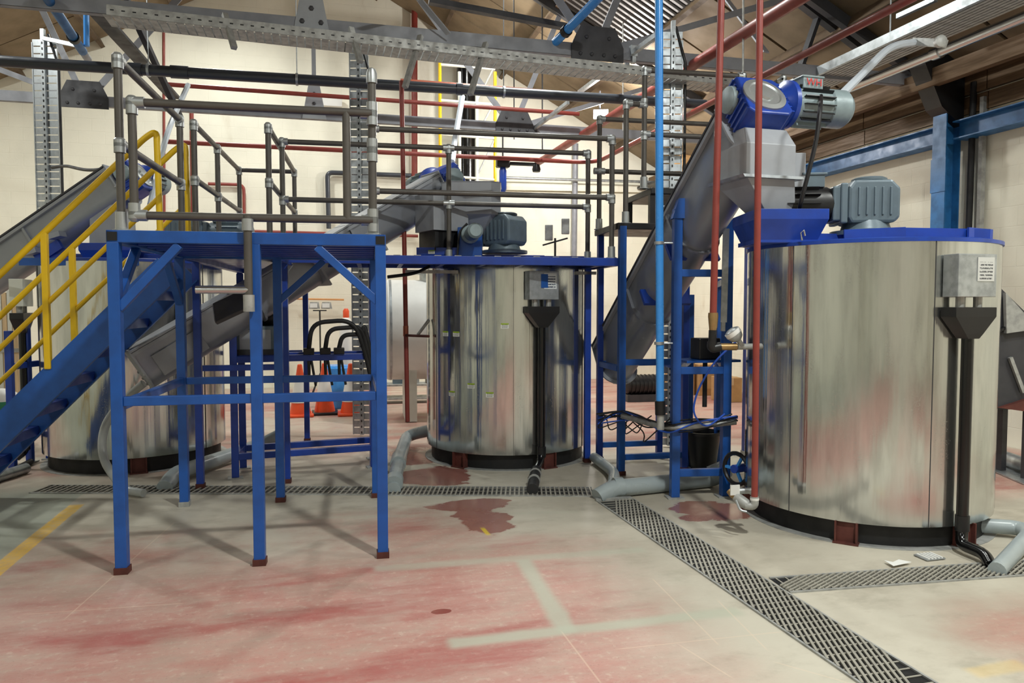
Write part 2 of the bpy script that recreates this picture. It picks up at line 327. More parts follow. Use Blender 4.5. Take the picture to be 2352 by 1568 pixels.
brace('angle_brace', [PY(290,0,8.6), PY(415,272,9.6)], .06, 'thin dark tie rod slanting behind the corner guard post at left', 'trussdark', .05)
brace('perforated_brace', [PY(215,20,7.9), PY(400,225,10.9)], .16, 'wide dark perforated steel strip slanting down at upper left', 'trussdark', .03)
brace('angle_brace', [roof_hit(1655,-20), PY(1760,120,7.9)], .09, 'grey steel brace crossing behind the two red riser pipes under the roof', 'truss')
brace('angle_brace', [roof_hit(1835,5), roof_hit(2010,140)], .1, 'dark grey roof brace above the grey electric motor', 'trussdark', .06)
brace('angle_brace', [roof_hit(1878,40), PY(1830,180,7.9)], .08, 'short dark grey strut below the roof brace above the grey electric motor', 'trussdark', .05)
# strut channel rail running back under the roof with clamps
t_ = thing('strut_rail', 'galvanised strut channel hanging diagonally under the roof left of the bright blue pipe', 'rail', U(1510,75,7.6))
obj('channel', MB().bar(U(1512,78,7.5), U(1330,212,10.6), .045, .05), 'galv', t_, False)
for u, v, Z in ((1415,148,8.95),(1440,130,8.5),(1455,118,8.3),(1400,160,9.2)): obj('clamp', MB().box(U(u,v,Z), (.08,.06,.12)).box(U(u,v,Z)-V((0,0,.09)), (.05,.05,.08)), 'galv', t_, False, bev=.004)
t_ = thing('strut_rail', 'thin galvanised strut running down to the far truss beside the lit floodlamp', 'rail', U(1225,297,11))
obj('channel', MB().bar(U(1225,297,11.75), U(1305,235,10.9), .045, .05), 'galv', t_, False)
obj('end_bracket', MB().box(U(1225,300,11.75), (.1,.1,.1)), 'trussdark', t_, False)
# ------------------------------------------------------------------ cable trays
def tray(name, p, q, w, label, hgt=.07, up=Z_, m='galvdull', slots=True, hooks=()):
    T = thing(name, label, 'cable tray', min(p, q, key=lambda a: a.z)); d, s, n = frame(q-p, up); L = (q-p).length
    obj('side_rail', MB().bar(p+s*w/2+n*hgt/2, q+s*w/2+n*hgt/2, .012, hgt, n), m, T, False); obj('side_rail', MB().bar(p-s*w/2+n*hgt/2, q-s*w/2+n*hgt/2, .012, hgt, n), m, T, False)
    mb = MB(); k = int(L/.075)
    for i in range(k+1): mb.box(p+d*(L*i/k), (.063, w, .006), (d, s, n))
    obj('perforated_bed', mb, m, T, False, kind='stuff')
    mb = MB(); k = int(L/.09)
    for i in range(k):
        for sg in (-1,1): mb.box(p+d*(L*(i+.5)/k)+s*sg*(w/2+.006)+n*hgt*.5, (.03,.004,.011), (d,s,n))
    obj('slots', mb, 'black', T, False, kind='stuff')
    return T
tr = tray('cable_tray', PY(255,48,7.55), PY(1740,213,7.55), .3, 'long perforated cable tray slung beneath the near roof truss', .09)
for u in (530,820,980,1130):
    v0 = 42+(u-255)*(213-48)/(1740-255); obj('hanger', MB().bar(PY(u-14,v0-40,7.5), PY(u+8 if u < 900 else u-50,v0+(38 if u < 900 else 78),7.3), .05, .04), 'galvdull', tr, False)
for k, (u0, u1, v0, v1, Z, lab) in enumerate(((84,106,88,1010,9.3,'galvanised perforated cable riser on the left, in front of the cream brick'),(802,832,110,860,9.0,'galvanised perforated cable riser in the middle, behind the swing gate post'),(1526,1550,72,760,8.3,'galvanised perforated cable riser beside the bright blue pipe'))):
    p = U((u0+u1)/2+7, v0, Z); q = V((p.x, p.y, .02)); fx = cw(1,0).normalized(); bk = cw(0,1).normalized()
    T = thing('cable_riser', lab, 'cable tray', q)
    w = .15 if k == 0 else .11
    for sg in (-1,1): obj('side_rail', MB().bar(q+fx*sg*w, p+fx*sg*w+V((0,0,-.05 if sg < 0 else -.1)), .03, .012, fx), 'galv', T, False)
    obj('channel', MB().bar(q-bk*.03, p-bk*.03+V((0,0,.1)), .045, .045, fx), 'galv', T, False)
    mb = MB(); n = int(p.z/.09)
    for i in range(n): mb.box(V((p.x,p.y,.06+.09*i)), (w*2,.076,.01), (fx,Z_,bk))
    obj('perforated_bed', mb, 'galv', T, False, kind='stuff')
    mb = MB(); n = int(p.z/.07)
    for i in range(n):
        mb.box(V((p.x,p.y,.05+.07*i))-bk*.055, (.014,.026,.006), (fx,Z_,bk))
    obj('slots', mb, 'black', T, False, kind='stuff')
    obj('cable', MB().tube([q+fx*(w+.03)-bk*.02, p+fx*(w+.03)-bk*.02-V((0,0,.35)), p+fx*(w*.3)+V((0,0,.05))], .016, 8), 'cable', T)
obj_ = tag(obj('cross_strut', MB().bar(U(98,88,9.2), U(190,108,9.2), .045, .045), 'galv', smooth=False), 'short slotted galvanised strut bolted across the top of the left cable riser', 'strut')
# wide louvred tray and silver pipe along the right wall
zt = 4.3; a0, a1 = G(1885,176,zt), G(2352+120,-60,zt); b0 = G(1912,200,zt); 
xa, xb = 5.75, 6.28
T = thing('heating_panel', 'long ribbed metal panel hung high along the right wall', 'panel', (6,6.5,zt))
for i in range(9): obj('slat', MB().lohi((xa+.055*i,4.6,zt+.02),(xa+.055*i+.04,9.4,zt+.035+.01*(i % 2))), 'galvdull', T, False)
obj('edge_rail', MB().lohi((xa-.05,4.6,zt),(xa-.01,9.4,zt+.1)), 'galv', T, False); obj('back_sheet', MB().lohi((xa,4.6,zt+.06),(xb,9.4,zt+.07)), 'trussdark', T, False)
for y in (5.6,6.7): obj('hanger_rod', MB().cyl((xa+.1,y,zt+.03),(xa+.1,y,roofz(xa)-.05),.008,8), 'galv', T)
tag(obj('silver_pipe', MB().cyl((xb+.08,4.4,zt-.03),(xb+.08,9.6,zt-.03),.055,16).lathe([(.07,0),(.07,.1)],(xb+.08,6.55,zt-.03),Y_,16), 'chromed'), 'polished silver pipe running along the lower edge of the ribbed panel', 'pipe')
tag(obj('strut_hanger', MB().bar(G(2062,38,4.75), G(2150,-3,4.75), .05, .05), 'galv', smooth=False), 'short white strut hanging above the ribbed metal panel', 'strut')
tag(obj('flat_cable', MB().extr([(0,0)], (0,0,0), X_, Z_, Y_) if 0 else MB().tube(fillet([U(1918,232,6.3), U(1985,165,6.6), U(2045,105,7.0), U(2105,97,7.3)], .5, 6), .035, 8), 'cablewhite'), 'pale flexible conduit looping from the wall pipe to the grey electric motor', 'conduit')
tag(obj('pipe_bracket', MB().bar(U(2100,96,7.3), U(2170,100,7.0), .07, .07).lathe([(.055,0),(.055,.04),(.03,.05)], U(2157,97,6.95), cw(0,-1), 14), 'galvdull'), 'dark clamp bracket joining the pale conduit to the silver pipe', 'bracket')
# right wall: column, rails, conduit
T = thing('steel_column', 'bright blue steel column standing against the right wall', 'column', (7.36,7.62,0))
cpos = PXW(2172,400,7.3); cy = cpos.y
for dx in (-.1,.1): obj('flange', MB().lohi((7.3+dx-.008,cy-.1,0),(7.3+dx+.008,cy+.1,4.1)), 'steelblue', T, False)
obj('web', MB().lohi((7.2,cy-.006,0),(7.4,cy+.006,4.1)), 'steelblue', T, False)
obj('splice_plate', MB().lohi((7.185,cy-.11,2.95),(7.2,cy+.11,3.35)), 'steelblue', T, False)
obj('cap_gusset', MB().extr([(-.45,.36),(-.2,-.12),(.12,-.35),(.12,.5),(-.1,.5)], V((7.3,cy-.12,4.05)), X_, Z_, (0,.24,0)), 'black', T, False)
for k, (ya, yb, lab) in enumerate(((3.6,cy-.12,'blue steel rail along the right wall, nearer than the column'),(cy+.12,12.5,'blue steel rail along the right wall behind the big tank and motor'))):
    z0 = 3.55
    T = thing('wall_rail', lab, 'beam', (7.4,(ya+yb)/2,z0)); obj('flange', MB().lohi((7.26,ya,z0+.2),(7.48,yb,z0+.215)), 'steelblue', T, False); obj('flange', MB().lohi((7.26,ya,z0),(7.48,yb,z0+.015)), 'steelblue', T, False); obj('web', MB().lohi((7.36,ya,z0+.015),(7.38,yb,z0+.2)), 'steelblue', T, False)
T = thing('wall_conduit', 'black cable run with slotted strut beside the blue column', 'conduit', PXW(2235,700,7.44))
p = PXW(2235,300,7.44); obj('cable_bundle', MB().tube([(7.43,p.y,.3),(7.42,p.y,2.5),(7.43,p.y,4.2)], .035, 10), 'rubber', T); obj('channel', MB().lohi((7.42,p.y-.15,.3),(7.48,p.y-.10,4.0)), 'galvdull', T, False)
tag(obj('timber_eave_beam', MB().lohi((6.95,3,4.16),(7.05,YB,4.36)), 'wood', smooth=False), 'brown timber beam running along the eave above the right wall', 'beam')
# ------------------------------------------------------------------ unseen high-bay lamps added below the roof to light hall and back wall; floodlamp
def bay(x, y, z, e, size=.8):
    T = thing('unseen_bay_lamp', 'unseen round high-bay lamp added under the roof to light the hall', 'lamp', (x,y,z), 'unseen high-bay lamps added under the roof')
    obj('reflector', MB().lathe([(.12,.35),(.2,.3),(.42,.04),(.44,0),(.42,.02),(.18,.28),(.1,.3)], (x,y,z), Z_, 24), 'greypaint', T); obj('rod', MB().cyl((x,y,z+.35),(x,y,roofz(x)-.02),.015,8), 'trussdark', T); obj('diffuser', MB().lathe([(.36,0),(.36,.015)], (x,y,z+.03), Z_, 24), 'bayglow', T)
    L = bpy.data.lights.new('lamp_light', 'AREA'); L.shape = 'DISK'; L.size = size; L.energy = e; L.color = (.97,1,.955); l = bpy.data.objects.new('lamp_light', L); COL.objects.link(l); l.parent = T; l.location = (0,0,-.02)
for x, y, z, e, sz in ((-4.4,1.2,6.0,110,.5),(2.3,.5,6.3,400,.32),(5.6,2.4,5.2,120,.5),(-4.2,-5,6.0,100,.5),(3.2,-5,6.2,100,.5),(-4.4,8.6,5.9,120,.4),(2.9,8.6,6.4,210,.32),(-1.6,12.5,7.05,165,.5),(2.6,11.8,6.75,70,.5),(-5.6,12.2,5.4,60,.5)): bay(x, y, z, e, sz)  # unseen lamps added for fill and wall light; the strongest match leg shadows
fp = U(1380,262,12.8)
T = thing('floodlamp', 'lit floodlamp glaring beneath the dark pipe near the right gable', 'lamp', fp)
dn = (V((0,0,1.2))-fp).normalized(); d, s, n = frame(dn)
obj('housing', MB().box(fp-d*.05, (.08,.26,.16), (d,s,n)), 'trussdark', T, False, bev=.01); obj('glass', MB().box(fp, (.012,.22,.12), (d,s,n)), 'lampglow', T, False); obj('bracket', MB().bar(fp+V((0,.05,.05)), fp+V((0,.05,.4)), .04, .02), 'trussdark', T, False)
L = bpy.data.lights.new('flood_light', 'POINT'); L.shadow_soft_size = .12; L.energy = 430; L.color = (1,.97,.92); l = bpy.data.objects.new('flood_light', L); COL.objects.link(l); l.parent = T; l.location = d*.2-V((0,0,.1))
# ------------------------------------------------------------------ table frame of the walkways
T0 = G(282,1315); TA = math.radians(-3.8); EX = V((math.cos(TA),math.sin(TA),0)); EY = V((-math.sin(TA),math.cos(TA),0))
def TP(a, b, h=0.0): return T0+EX*a+EY*b+V((0,0,h))
def Ta(u, b, v=500):                     # distance along the walkway at which a post at depth b is seen in column u
    p = TP(0,b); q = EX; den = FPX*CP+(CY-v)*SP; k = (u-CX)/den
    x0, z0 = p.x*CW-p.y*SW, p.x*SW+p.y*CW; ex, ez = q.x*CW-q.y*SW, q.x*SW+q.y*CW
    return (k*z0-x0)/(ex-k*ez)
DK = 2.035
TAX = (EX, EY, Z_)
def beam(mb, p, q, w=.06, h=.07): return mb.bar(p, q, w, h)
def leg(parent, a, b, z1, z0=0, w=.06, m='blue'):
    o = obj('leg', MB().box(TP(a,b,(z0+.012+z1)/2), (w,w,z1-z0-.012), TAX), m, parent, False, bev=.004)
    if z0 == 0: obj('foot_plate', MB().box(TP(a,b,.02), (w+.012,w+.012,.04), TAX), 'rust' if random.random() < .6 else 'galvdull', o, False)
    return o
PL = thing('access_platform', 'blue steel access platform on tall legs standing nearest the camera', 'platform', TP(.77,.75))
W_ = 1.534; D_ = 1.5
for a, b in ((0,0),(.786,0),(W_,0),(0,D_),(.735,D_),(1.50,D_)): leg(PL, a, b, DK-.07, w=.066)
for p, q in (((0,0),(W_,0)),((0,D_),(W_,D_)),((0,0),(0,D_)),((W_,0),(W_,D_))):
    obj('top_beam', beam(MB(), TP(*p,DK-.036)-(EX if p[1] == q[1] else EY)*.033, TP(*q,DK-.036)+(EX if p[1] == q[1] else EY)*.033, .066, .072), 'blue', PL, False, bev=.004)
for p, q, h in (((.033,0),(W_-.033,0),1.03),((0,.033),(0,D_-.033),1.0),((.033,D_),(1.47,D_),1.0),((W_,.033),(1.5,D_-.03),1.0)):
    obj('mid_rail', beam(MB(), TP(*p,h), TP(*q,h), .045, .055), 'blue', PL, False, bev=.004)
obj('deck_plate', MB().box(TP(W_/2,D_/2,DK-.012), (W_-.06,D_-.06,.012), TAX), 'blue2', PL, False)
for i in range(7): obj('deck_rib', MB().box(TP(W_/2,.14+i*.2,DK-.04), (W_-.07,.05,.044), TAX), 'blue2', PL, False, bev=.004)
for a0, z0, a1, z1, b0, b1 in ((.02,1.58,.36,DK-.08,0,0),(W_-.02,1.62,1.15,DK-.08,0,0),(0,1.62,0,DK-.08,.03,.42),(W_,1.62,W_,DK-.08,.03,.42),(0,1.62,0,DK-.08,D_-.03,D_-.4),(.735,1.62,1.1,DK-.08,D_,D_)):
    obj('corner_brace', MB().bar(TP(a0,b0,z0), TP(a1,b1,z1), .05, .05, EY if b0 == b1 else EX), 'blue', PL, False, bev=.004)
for a in (.0,W_): obj('end_cap', MB().box(TP(a,-.0345,DK-.036), (.055,.004,.05), TAX), 'black', PL, False)
# corridor and bridge
CR = thing('rear_walkway', 'narrow blue walkway running back from the platform between left tank and conveyor', 'walkway', TP(.36,3,0))
for a in (0,.72): obj('edge_beam', beam(MB(), TP(a,D_+.05,DK-.036), TP(a,4.25,DK-.036), .06, .07), 'blue2', CR, False, bev=.004)
obj('end_beam', beam(MB(), TP(0,4.25,DK-.036), TP(.72,4.25,DK-.036), .06, .07), 'blue2', CR, False)
obj('deck_plate', MB().box(TP(.36,2.9,DK-.02), (.66,2.66,.012), TAX), 'blue2', CR, False)
for a, b in ((-.01,2.1),(.715,2.15),(0,4.2),(.72,4.2)): leg(CR, a, b, DK-.07, m='blue2')
for b in (2.1,4.2): obj('cross_beam', beam(MB(), TP(.03,b,1.05), TP(.68,b,1.05), .045, .05), 'blue2', CR, False)
BR = thing('bridge_walkway', 'blue bridge walkway crossing in front of the centre tank', 'walkway', TP(2.3,2.3,0))
BA, BB, B0, B1 = .78, 3.74, 1.93, 2.66
for b in (B0,B1): obj('edge_beam', beam(MB(), TP(BA,b,DK-.036), TP(BB,b,DK-.036), .05, .075), 'blue2', BR, False, bev=.004)
obj('end_beam', beam(MB(), TP(BB,B0,DK-.036), TP(BB,B1,DK-.036), .05, .07), 'blue2', BR, False)
obj('deck_plate', MB().box(TP((BA+BB)/2,(B0+B1)/2,DK-.012), (BB-BA-.04,B1-B0-.04,.012), TAX), 'black', BR, False)
for i in range(8): obj('cross_beam', beam(MB(), TP(1+i*.37,B0+.03,DK-.05), TP(1+i*.37,B1-.03,DK-.05), .04, .045), 'blue2', BR, False)
for i in range(11): obj('grip_clip', MB().box(TP(1.7+i*.18,B0-.01,DK+.004), (.06,.03,.006), TAX), 'galvdull', BR, False)
obj('cable_strip', MB().box(TP(2.75,B1-.16,DK-.115), (1.9,.06,.03), TAX), 'galvdull', BR, False)
leg(BR, 3.77, 1.89, 2.33, w=.065, m='blue'); leg(BR, 3.62, 2.5, DK-.07, m='blue2')
# ------------------------------------------------------------------ guard rails
RR = .0245
def fit(mb, p, dirs, L=.055, r=RR*1.36):
    mb.lathe([(r*.6,-r*1.1),(r,-r*.6),(r,r*.6),(r*.6,r*1.1)], p, Z_, 12)
    for d in dirs: mb.cyl(p, p+V(d).normalized()*L, r, 12)
    return mb
def base(mb, p): return mb.lathe([(.05,0),(.05,.008),(.036,.012),(.034,.11)], p, Z_, 14)
class Rail:
    def __init__(s, label, loc): s.T = thing('guard_rail', label, 'railing', loc)
    def post(s, p, top, cap=True, foot=True):
        q = V((p.x,p.y,top)); obj('post', MB().cyl(p, q, RR, 12), 'railpipe', s.T)
        if foot: obj('base_flange', base(MB(), p), 'fitting', s.T)
    def rail(s, p, q): obj('rail', MB().cyl(p, q, RR, 12), 'railpipe', s.T)
    def fit(s, p, *dirs): obj('pipe_fitting', fit(MB(), p, dirs), 'fitting', s.T)
H1, H2 = 3.03, 2.545
r = Rail('black pipe guard rail on the left side of the near platform', TP(.03,.75,DK))
A, B = TP(.035,.03,DK), TP(.03,1.47,DK); r.post(A, H1); r.post(B, H1)
for h in (H1, H2):
    a, b = V((A.x,A.y,h)), V((B.x,B.y,h)); r.rail(a, b); r.fit(a, EY, -Z_); r.fit(b, -EY, -Z_)
GT = thing('swing_gate', 'black pipe swing gate across the front of the near platform with tall hinge post', 'gate', TP(.8,.0,DK))
C = TP(1.49,.03,DK); obj('post', MB().cyl(C, V((C.x,C.y,H1)), RR*1.05, 14), 'railpipe', GT); obj('base_flange', base(MB(), C), 'fitting', GT)
obj('cap', MB().lathe([(.034,-.06),(.034,.0),(.026,.025),(.01,.035)], V((C.x,C.y,H1)), Z_, 14), 'fitting', GT)
g0, gb, gt = .115, 2.125, 2.78
loop = [TP(1.49,.0,gt), TP(g0,.0,gt), TP(g0,.0,gb), TP(1.49,.0,gb)]
for a, b in zip(loop, loop[1:]): obj('gate_pipe', MB().cyl(a, b, RR, 12), 'railpipe', GT)
obj('gate_pipe', MB().cyl(TP(1.335,0,gt), TP(1.335,0,gb), RR, 12), 'railpipe', GT)
for p, ds in ((loop[1],(EX,-Z_)),(loop[2],(EX,Z_)),(TP(1.49,.015,gt),(-EX,Z_,-Z_)),(TP(1.49,.015,gb),(-EX,Z_,-Z_)),(TP(1.49,.03,2.56),(Z_,-Z_))): obj('pipe_fitting', fit(MB(), p, ds, .07), 'fitting', GT)
ST = thing('gate_stop', 'black pipe stop clamped to the middle front leg of the near platform', 'pipe', TP(.755,-.07,1.57))
obj('upright', MB().cyl(TP(.757,-.065,1.57), TP(.757,-.065,2.13), RR, 12), 'railpipe', ST); obj('stub', MB().cyl(TP(.757,-.065,1.69), TP(.46,-.065,1.69), RR, 14), 'chromed', ST)
obj('socket', MB().cyl(TP(.757,-.065,1.56), TP(.757,-.065,1.66), RR*1.35, 12), 'galvdull', ST); obj('collar', MB().cyl(TP(.757,-.065,2.04), TP(.757,-.065,2.11), RR*1.35, 12), 'fitting', ST)
HB = 3.12; HM = 2.66
r = Rail('black pipe guard rail along the left side of the rear walkway', TP(0,3,DK))
bs = (1.98,2.95,4.15)
for b in bs: r.post(TP(.02,b,DK), HB)
for h in (HB, HM): r.rail(TP(.02,bs[0],h), TP(.02,bs[2],h)); [r.fit(TP(.02,b,h), EY if b < 4 else -EY, -Z_) for b in bs]
r.rail(TP(.02,4.15,HB), TP(.64,4.15,HB))
r = Rail('black pipe guard rail along the right side of the rear walkway', TP(.68,3,DK))
for b in (1.98,4.15): r.post(TP(.62,b,DK), HB)
for h in (HB, HM): r.rail(TP(.62,1.98,h), TP(.62,4.15,h)); r.fit(TP(.62,1.98,h), EY, -Z_); r.fit(TP(.62,4.15,h), -EY, -Z_)
HB, HM = 3.14, 2.6
r = Rail('black pipe guard rail along the back of the bridge over the centre tank', TP(2.2,B1,DK))
aa = [Ta(u, B1-.02) for u in (650,1031,1350)]
for a in aa: r.post(TP(a,B1-.02,DK), HB)
for h in (HB, HM):
    r.rail(TP(aa[0],B1-.02,h), TP(aa[2],B1-.02,h)); r.fit(TP(aa[0],B1-.02,h), EX, -Z_); r.fit(TP(aa[1],B1-.02,h), EX, -EX, -Z_); r.fit(TP(aa[2],B1-.02,h), -EX, -Z_)
r = Rail('black pipe guard rail along the front of the bridge, ending at the black steps', TP(2.6,B0,DK))
a1 = Ta(1405, B0+.03)
for a in (1.50,a1): r.post(TP(a,B0+.03,DK), HB)
for h in (HB, HM): r.rail(TP(1.50,B0+.03,h), TP(a1,B0+.03,h)); r.fit(TP(1.5,B0+.03,h), EX, -Z_); r.fit(TP(a1,B0+.03,h), -EX, -Z_)
# ------------------------------------------------------------------ black steps and upper landing
S2 = thing('step_platform', 'black steel steps with blue legs rising behind the right conveyor', 'steps', TP(4.2,2.25,0))
z1, z2 = 2.36, 2.69
obj('tread', MB().box(TP(4.08,2.24,z1-.03), (.72,.74,.06), TAX), 'black', S2, False, bev=.006); obj('tread', MB().box(TP(4.75,2.24,z2-.03), (1.42,.74,.06), TAX), 'black', S2, False, bev=.01)
for b in (1.92,2.56): obj('riser_post', MB().box(TP(4.07,b,(z1+z2)/2-.03), (.06,.05,z2-z1-.06), TAX), 'black', S2, False)
for a, b in ((3.77,2.56),(4.42,1.93),(4.42,2.56),(5.4,2.56)): leg(S2, a, b, z1-.06 if a < 4.5 else z2-.06, m='blue2')
for b, h in ((1.93,1.06),(2.56,1.0),(1.93,.16),(2.56,.16)): obj('rail', beam(MB(), TP(3.8,b,h), TP(4.4,b,h), .045, .055), 'blue', S2, False)
for a in (3.77,4.42): obj('rail', beam(MB(), TP(a,1.96,1.0), TP(a,2.53,1.0), .045, .055), 'blue', S2, False)
r = Rail('black pipe guard rail climbing the black steps beside the bright blue pipe', TP(4.1,1.95,z1))
p1, p2, p3, p4 = TP(3.82,1.95,z1), TP(Ta(1478,1.97),1.97,z2), TP(3.75,2.55,z1), TP(5.0,1.97,z2)
r.post(p1, 3.47); r.post(p2, 3.79); r.post(p3, 3.47); r.post(p4, 3.79)
q = lambda p, h: V((p.x,p.y,h))
r.rail(q(p1,3.47), q(p2,3.47)); r.fit(q(p1,3.47), EX, -Z_); r.fit(q(p2,3.47), -EX, Z_); r.rail(q(p2,3.79), q(p4,3.79)); r.rail(q(p2,3.2), q(p4,3.2)); r.fit(q(p2,3.79), EX, -Z_); r.fit(q(p4,3.79), -EX, -Z_); r.fit(q(p2,3.2), EX, -Z_); r.fit(q(p4,3.2), -EX, -Z_)
r.rail(q(p3,3.47), q(p3,3.47)+EX*1.2); r.fit(q(p3,3.47), EX, -Z_); r.rail(q(p3,2.95), q(p3,2.95)+EX*1.2); r.fit(q(p3,2.95), EX, -EX)
r = Rail('black pipe guard rail on the upper landing left of the conveyor head', U(1640,300,6.3))
u1, u2 = U(1610,440,6.25), U(1575,440,6.9); u1.z = u2.z = z2
p5 = TP(5.42,1.97,z2); p6 = TP(5.42,2.5,z2); r.post(p5, 3.79); r.post(p6, 3.79)
for h in (3.79,3.2): r.rail(q(p5,h), q(p6,h)); r.fit(q(p5,h), EY, -Z_); r.fit(q(p6,h), -EY, -Z_)
# ------------------------------------------------------------------ yellow railed staircase
SR = thing('staircase', 'steep blue steel staircase with yellow handrails climbing from the left', 'stairs', TP(-1.2,1.7,0))
b_n, b_f = 1.40, 2.08; tl = -.06; rise = 1.02
def SP_(a, b, z): return TP(a, b, z)
ztop = DK-.02; run = ztop/rise
a_lo = tl-run
dz = V((0,0,1))
for b in (b_n, b_f):
    p, q_ = TP(tl,b,ztop-.13), TP(a_lo-.02,b,-.11+.0)
    q_ = TP(tl-(ztop-.13-.06)/rise,b,.06)
    st = MB().bar(p, q_, .012, .2, EY.cross(EX)); sd = st
    o = obj('stringer', st, 'blue', SR, False)
    s_, d_, n_ = frame(q_-p); up = (Z_-(q_-p).normalized()*((q_-p).normalized().z)).normalized()
    for sg in (1,-1): obj('stringer_flange', MB().bar(p+up*sg*.1+EY*(.02 if b == b_n else -.02), q_+up*sg*.1+EY*(.02 if b == b_n else -.02), .05, .01), 'blue', o, False)
n_t = 9
for i in range(1, n_t):
    z = ztop-i*ztop/n_t-.0; a = tl-(i*ztop/n_t)/rise
    obj('tread', MB().box(TP(a+.02,(b_n+b_f)/2,z-.095), (.18,b_f-b_n-.03,.03), TAX).box(TP(a+.105,(b_n+b_f)/2,z-.125), (.012,b_f-b_n-.03,.06), TAX), 'blue2', SR, False)
def hand(b, apex_a, post_a):
    zt = ztop+1.0
    def zr(a, off): return ztop+(a-tl)*rise+off
    off = 1.0
    pts = fillet([TP(-2.2,b,zr(-2.2,off)), TP(apex_a-.06,b,zr(apex_a-.06,off)), TP(apex_a+.02,b,zr(apex_a,off)-.01), TP(apex_a+.03,b,DK)], .1, 5)
    o = obj('handrail', MB().tube(pts, .024, 12), 'yellow', SR)
    obj('mid_rail', MB().cyl(TP(-2.2,b,zr(-2.2,off-.52)), TP(apex_a+.02,b,zr(apex_a,off-.52)), .019, 10), 'yellow', o)
    for a in post_a: obj('post', MB().bar(TP(a,b,zr(a,off)), TP(a,b,zr(a,-.02)), .045, .045, EX), 'yellow', o, False, bev=.006)
hand(b_n, -.14, (-.92,-1.75)); hand(b_f, -.09, (-.98,-1.8))
# ------------------------------------------------------------------ tanks
RT, HBOT, HTOP = .858, .15, 2.02
def gearmotor(P, o, d, k=1.0, body='motorgrey', motor='black', upright=True):
    """ribbed gearbox with an in-line motor; o = centre of the gearbox base, d = direction towards the motor"""
    d, s, n = frame(V(d)); ax = (d, s, n); o = V(o)
    g = obj('gearbox', MB().extr([(-.19,.06),(-.15,.02),(.15,.02),(.17,.06),(.17,.27),(.13,.33),(-.13,.33),(-.19,.27)], o-s*.15*k, d*k, n*k, s*.30*k), body, P, False, bev=.02*k)
    for i in range(5): obj('rib', MB().box(o+n*.175*k+d*(-.12+.055*i)*k, (.014*k,.325*k,.2*k), ax), body, g, False, bev=.004)
    obj('top_cover', MB().lathe([(.11,0),(.12,.01),(.12,.025),(.1,.035)], o+n*.325*k-d*.02*k, n, 20), body, g)
    obj('base_flange', MB().lathe([(.24,-.06),(.24,-.03),(.17,-.02),(.15,.04)], o, n, 24), body, g)
    a = o+d*.17*k+n*.165*k
    obj('adapter', MB().box(a+d*.025*k, (.05*k,.28*k,.29*k), ax).box(a+d*.07*k, (.06*k,.24*k,.25*k), ax), body, P, False, bev=.01)
    a = a+d*.02*k
    m = obj('motor', MB().lathe([(.12,.14),(.125,.16),(.125,.42),(.13,.43),(.13,.52),(.1,.56)], a, d, 24).box(a, (.01,.01,.01)) if k < 0 else MB().lathe([(.12*k,.07*k),(.135*k,.10*k),(.135*k,.40*k),(.142*k,.41*k),(.142*k,.51*k),(.1*k,.55*k)], a, d, 24), motor, P)
    for i in range(14):
        t = 2*PI*i/14; r = s*math.cos(t)+n*math.sin(t); obj('cooling_fin', MB().box(a+d*.29*k+r*.135*k, (.24*k,.05*k,.006*k), (d,r,d.cross(r))), motor, m, False)
    obj('terminal_box', MB().box(a+d*.2*k+n*.17*k, (.15*k,.15*k,.09*k), ax).box(a+d*.2*k+n*.222*k, (.18*k,.17*k,.02*k), ax), body, m, False, bev=.006)
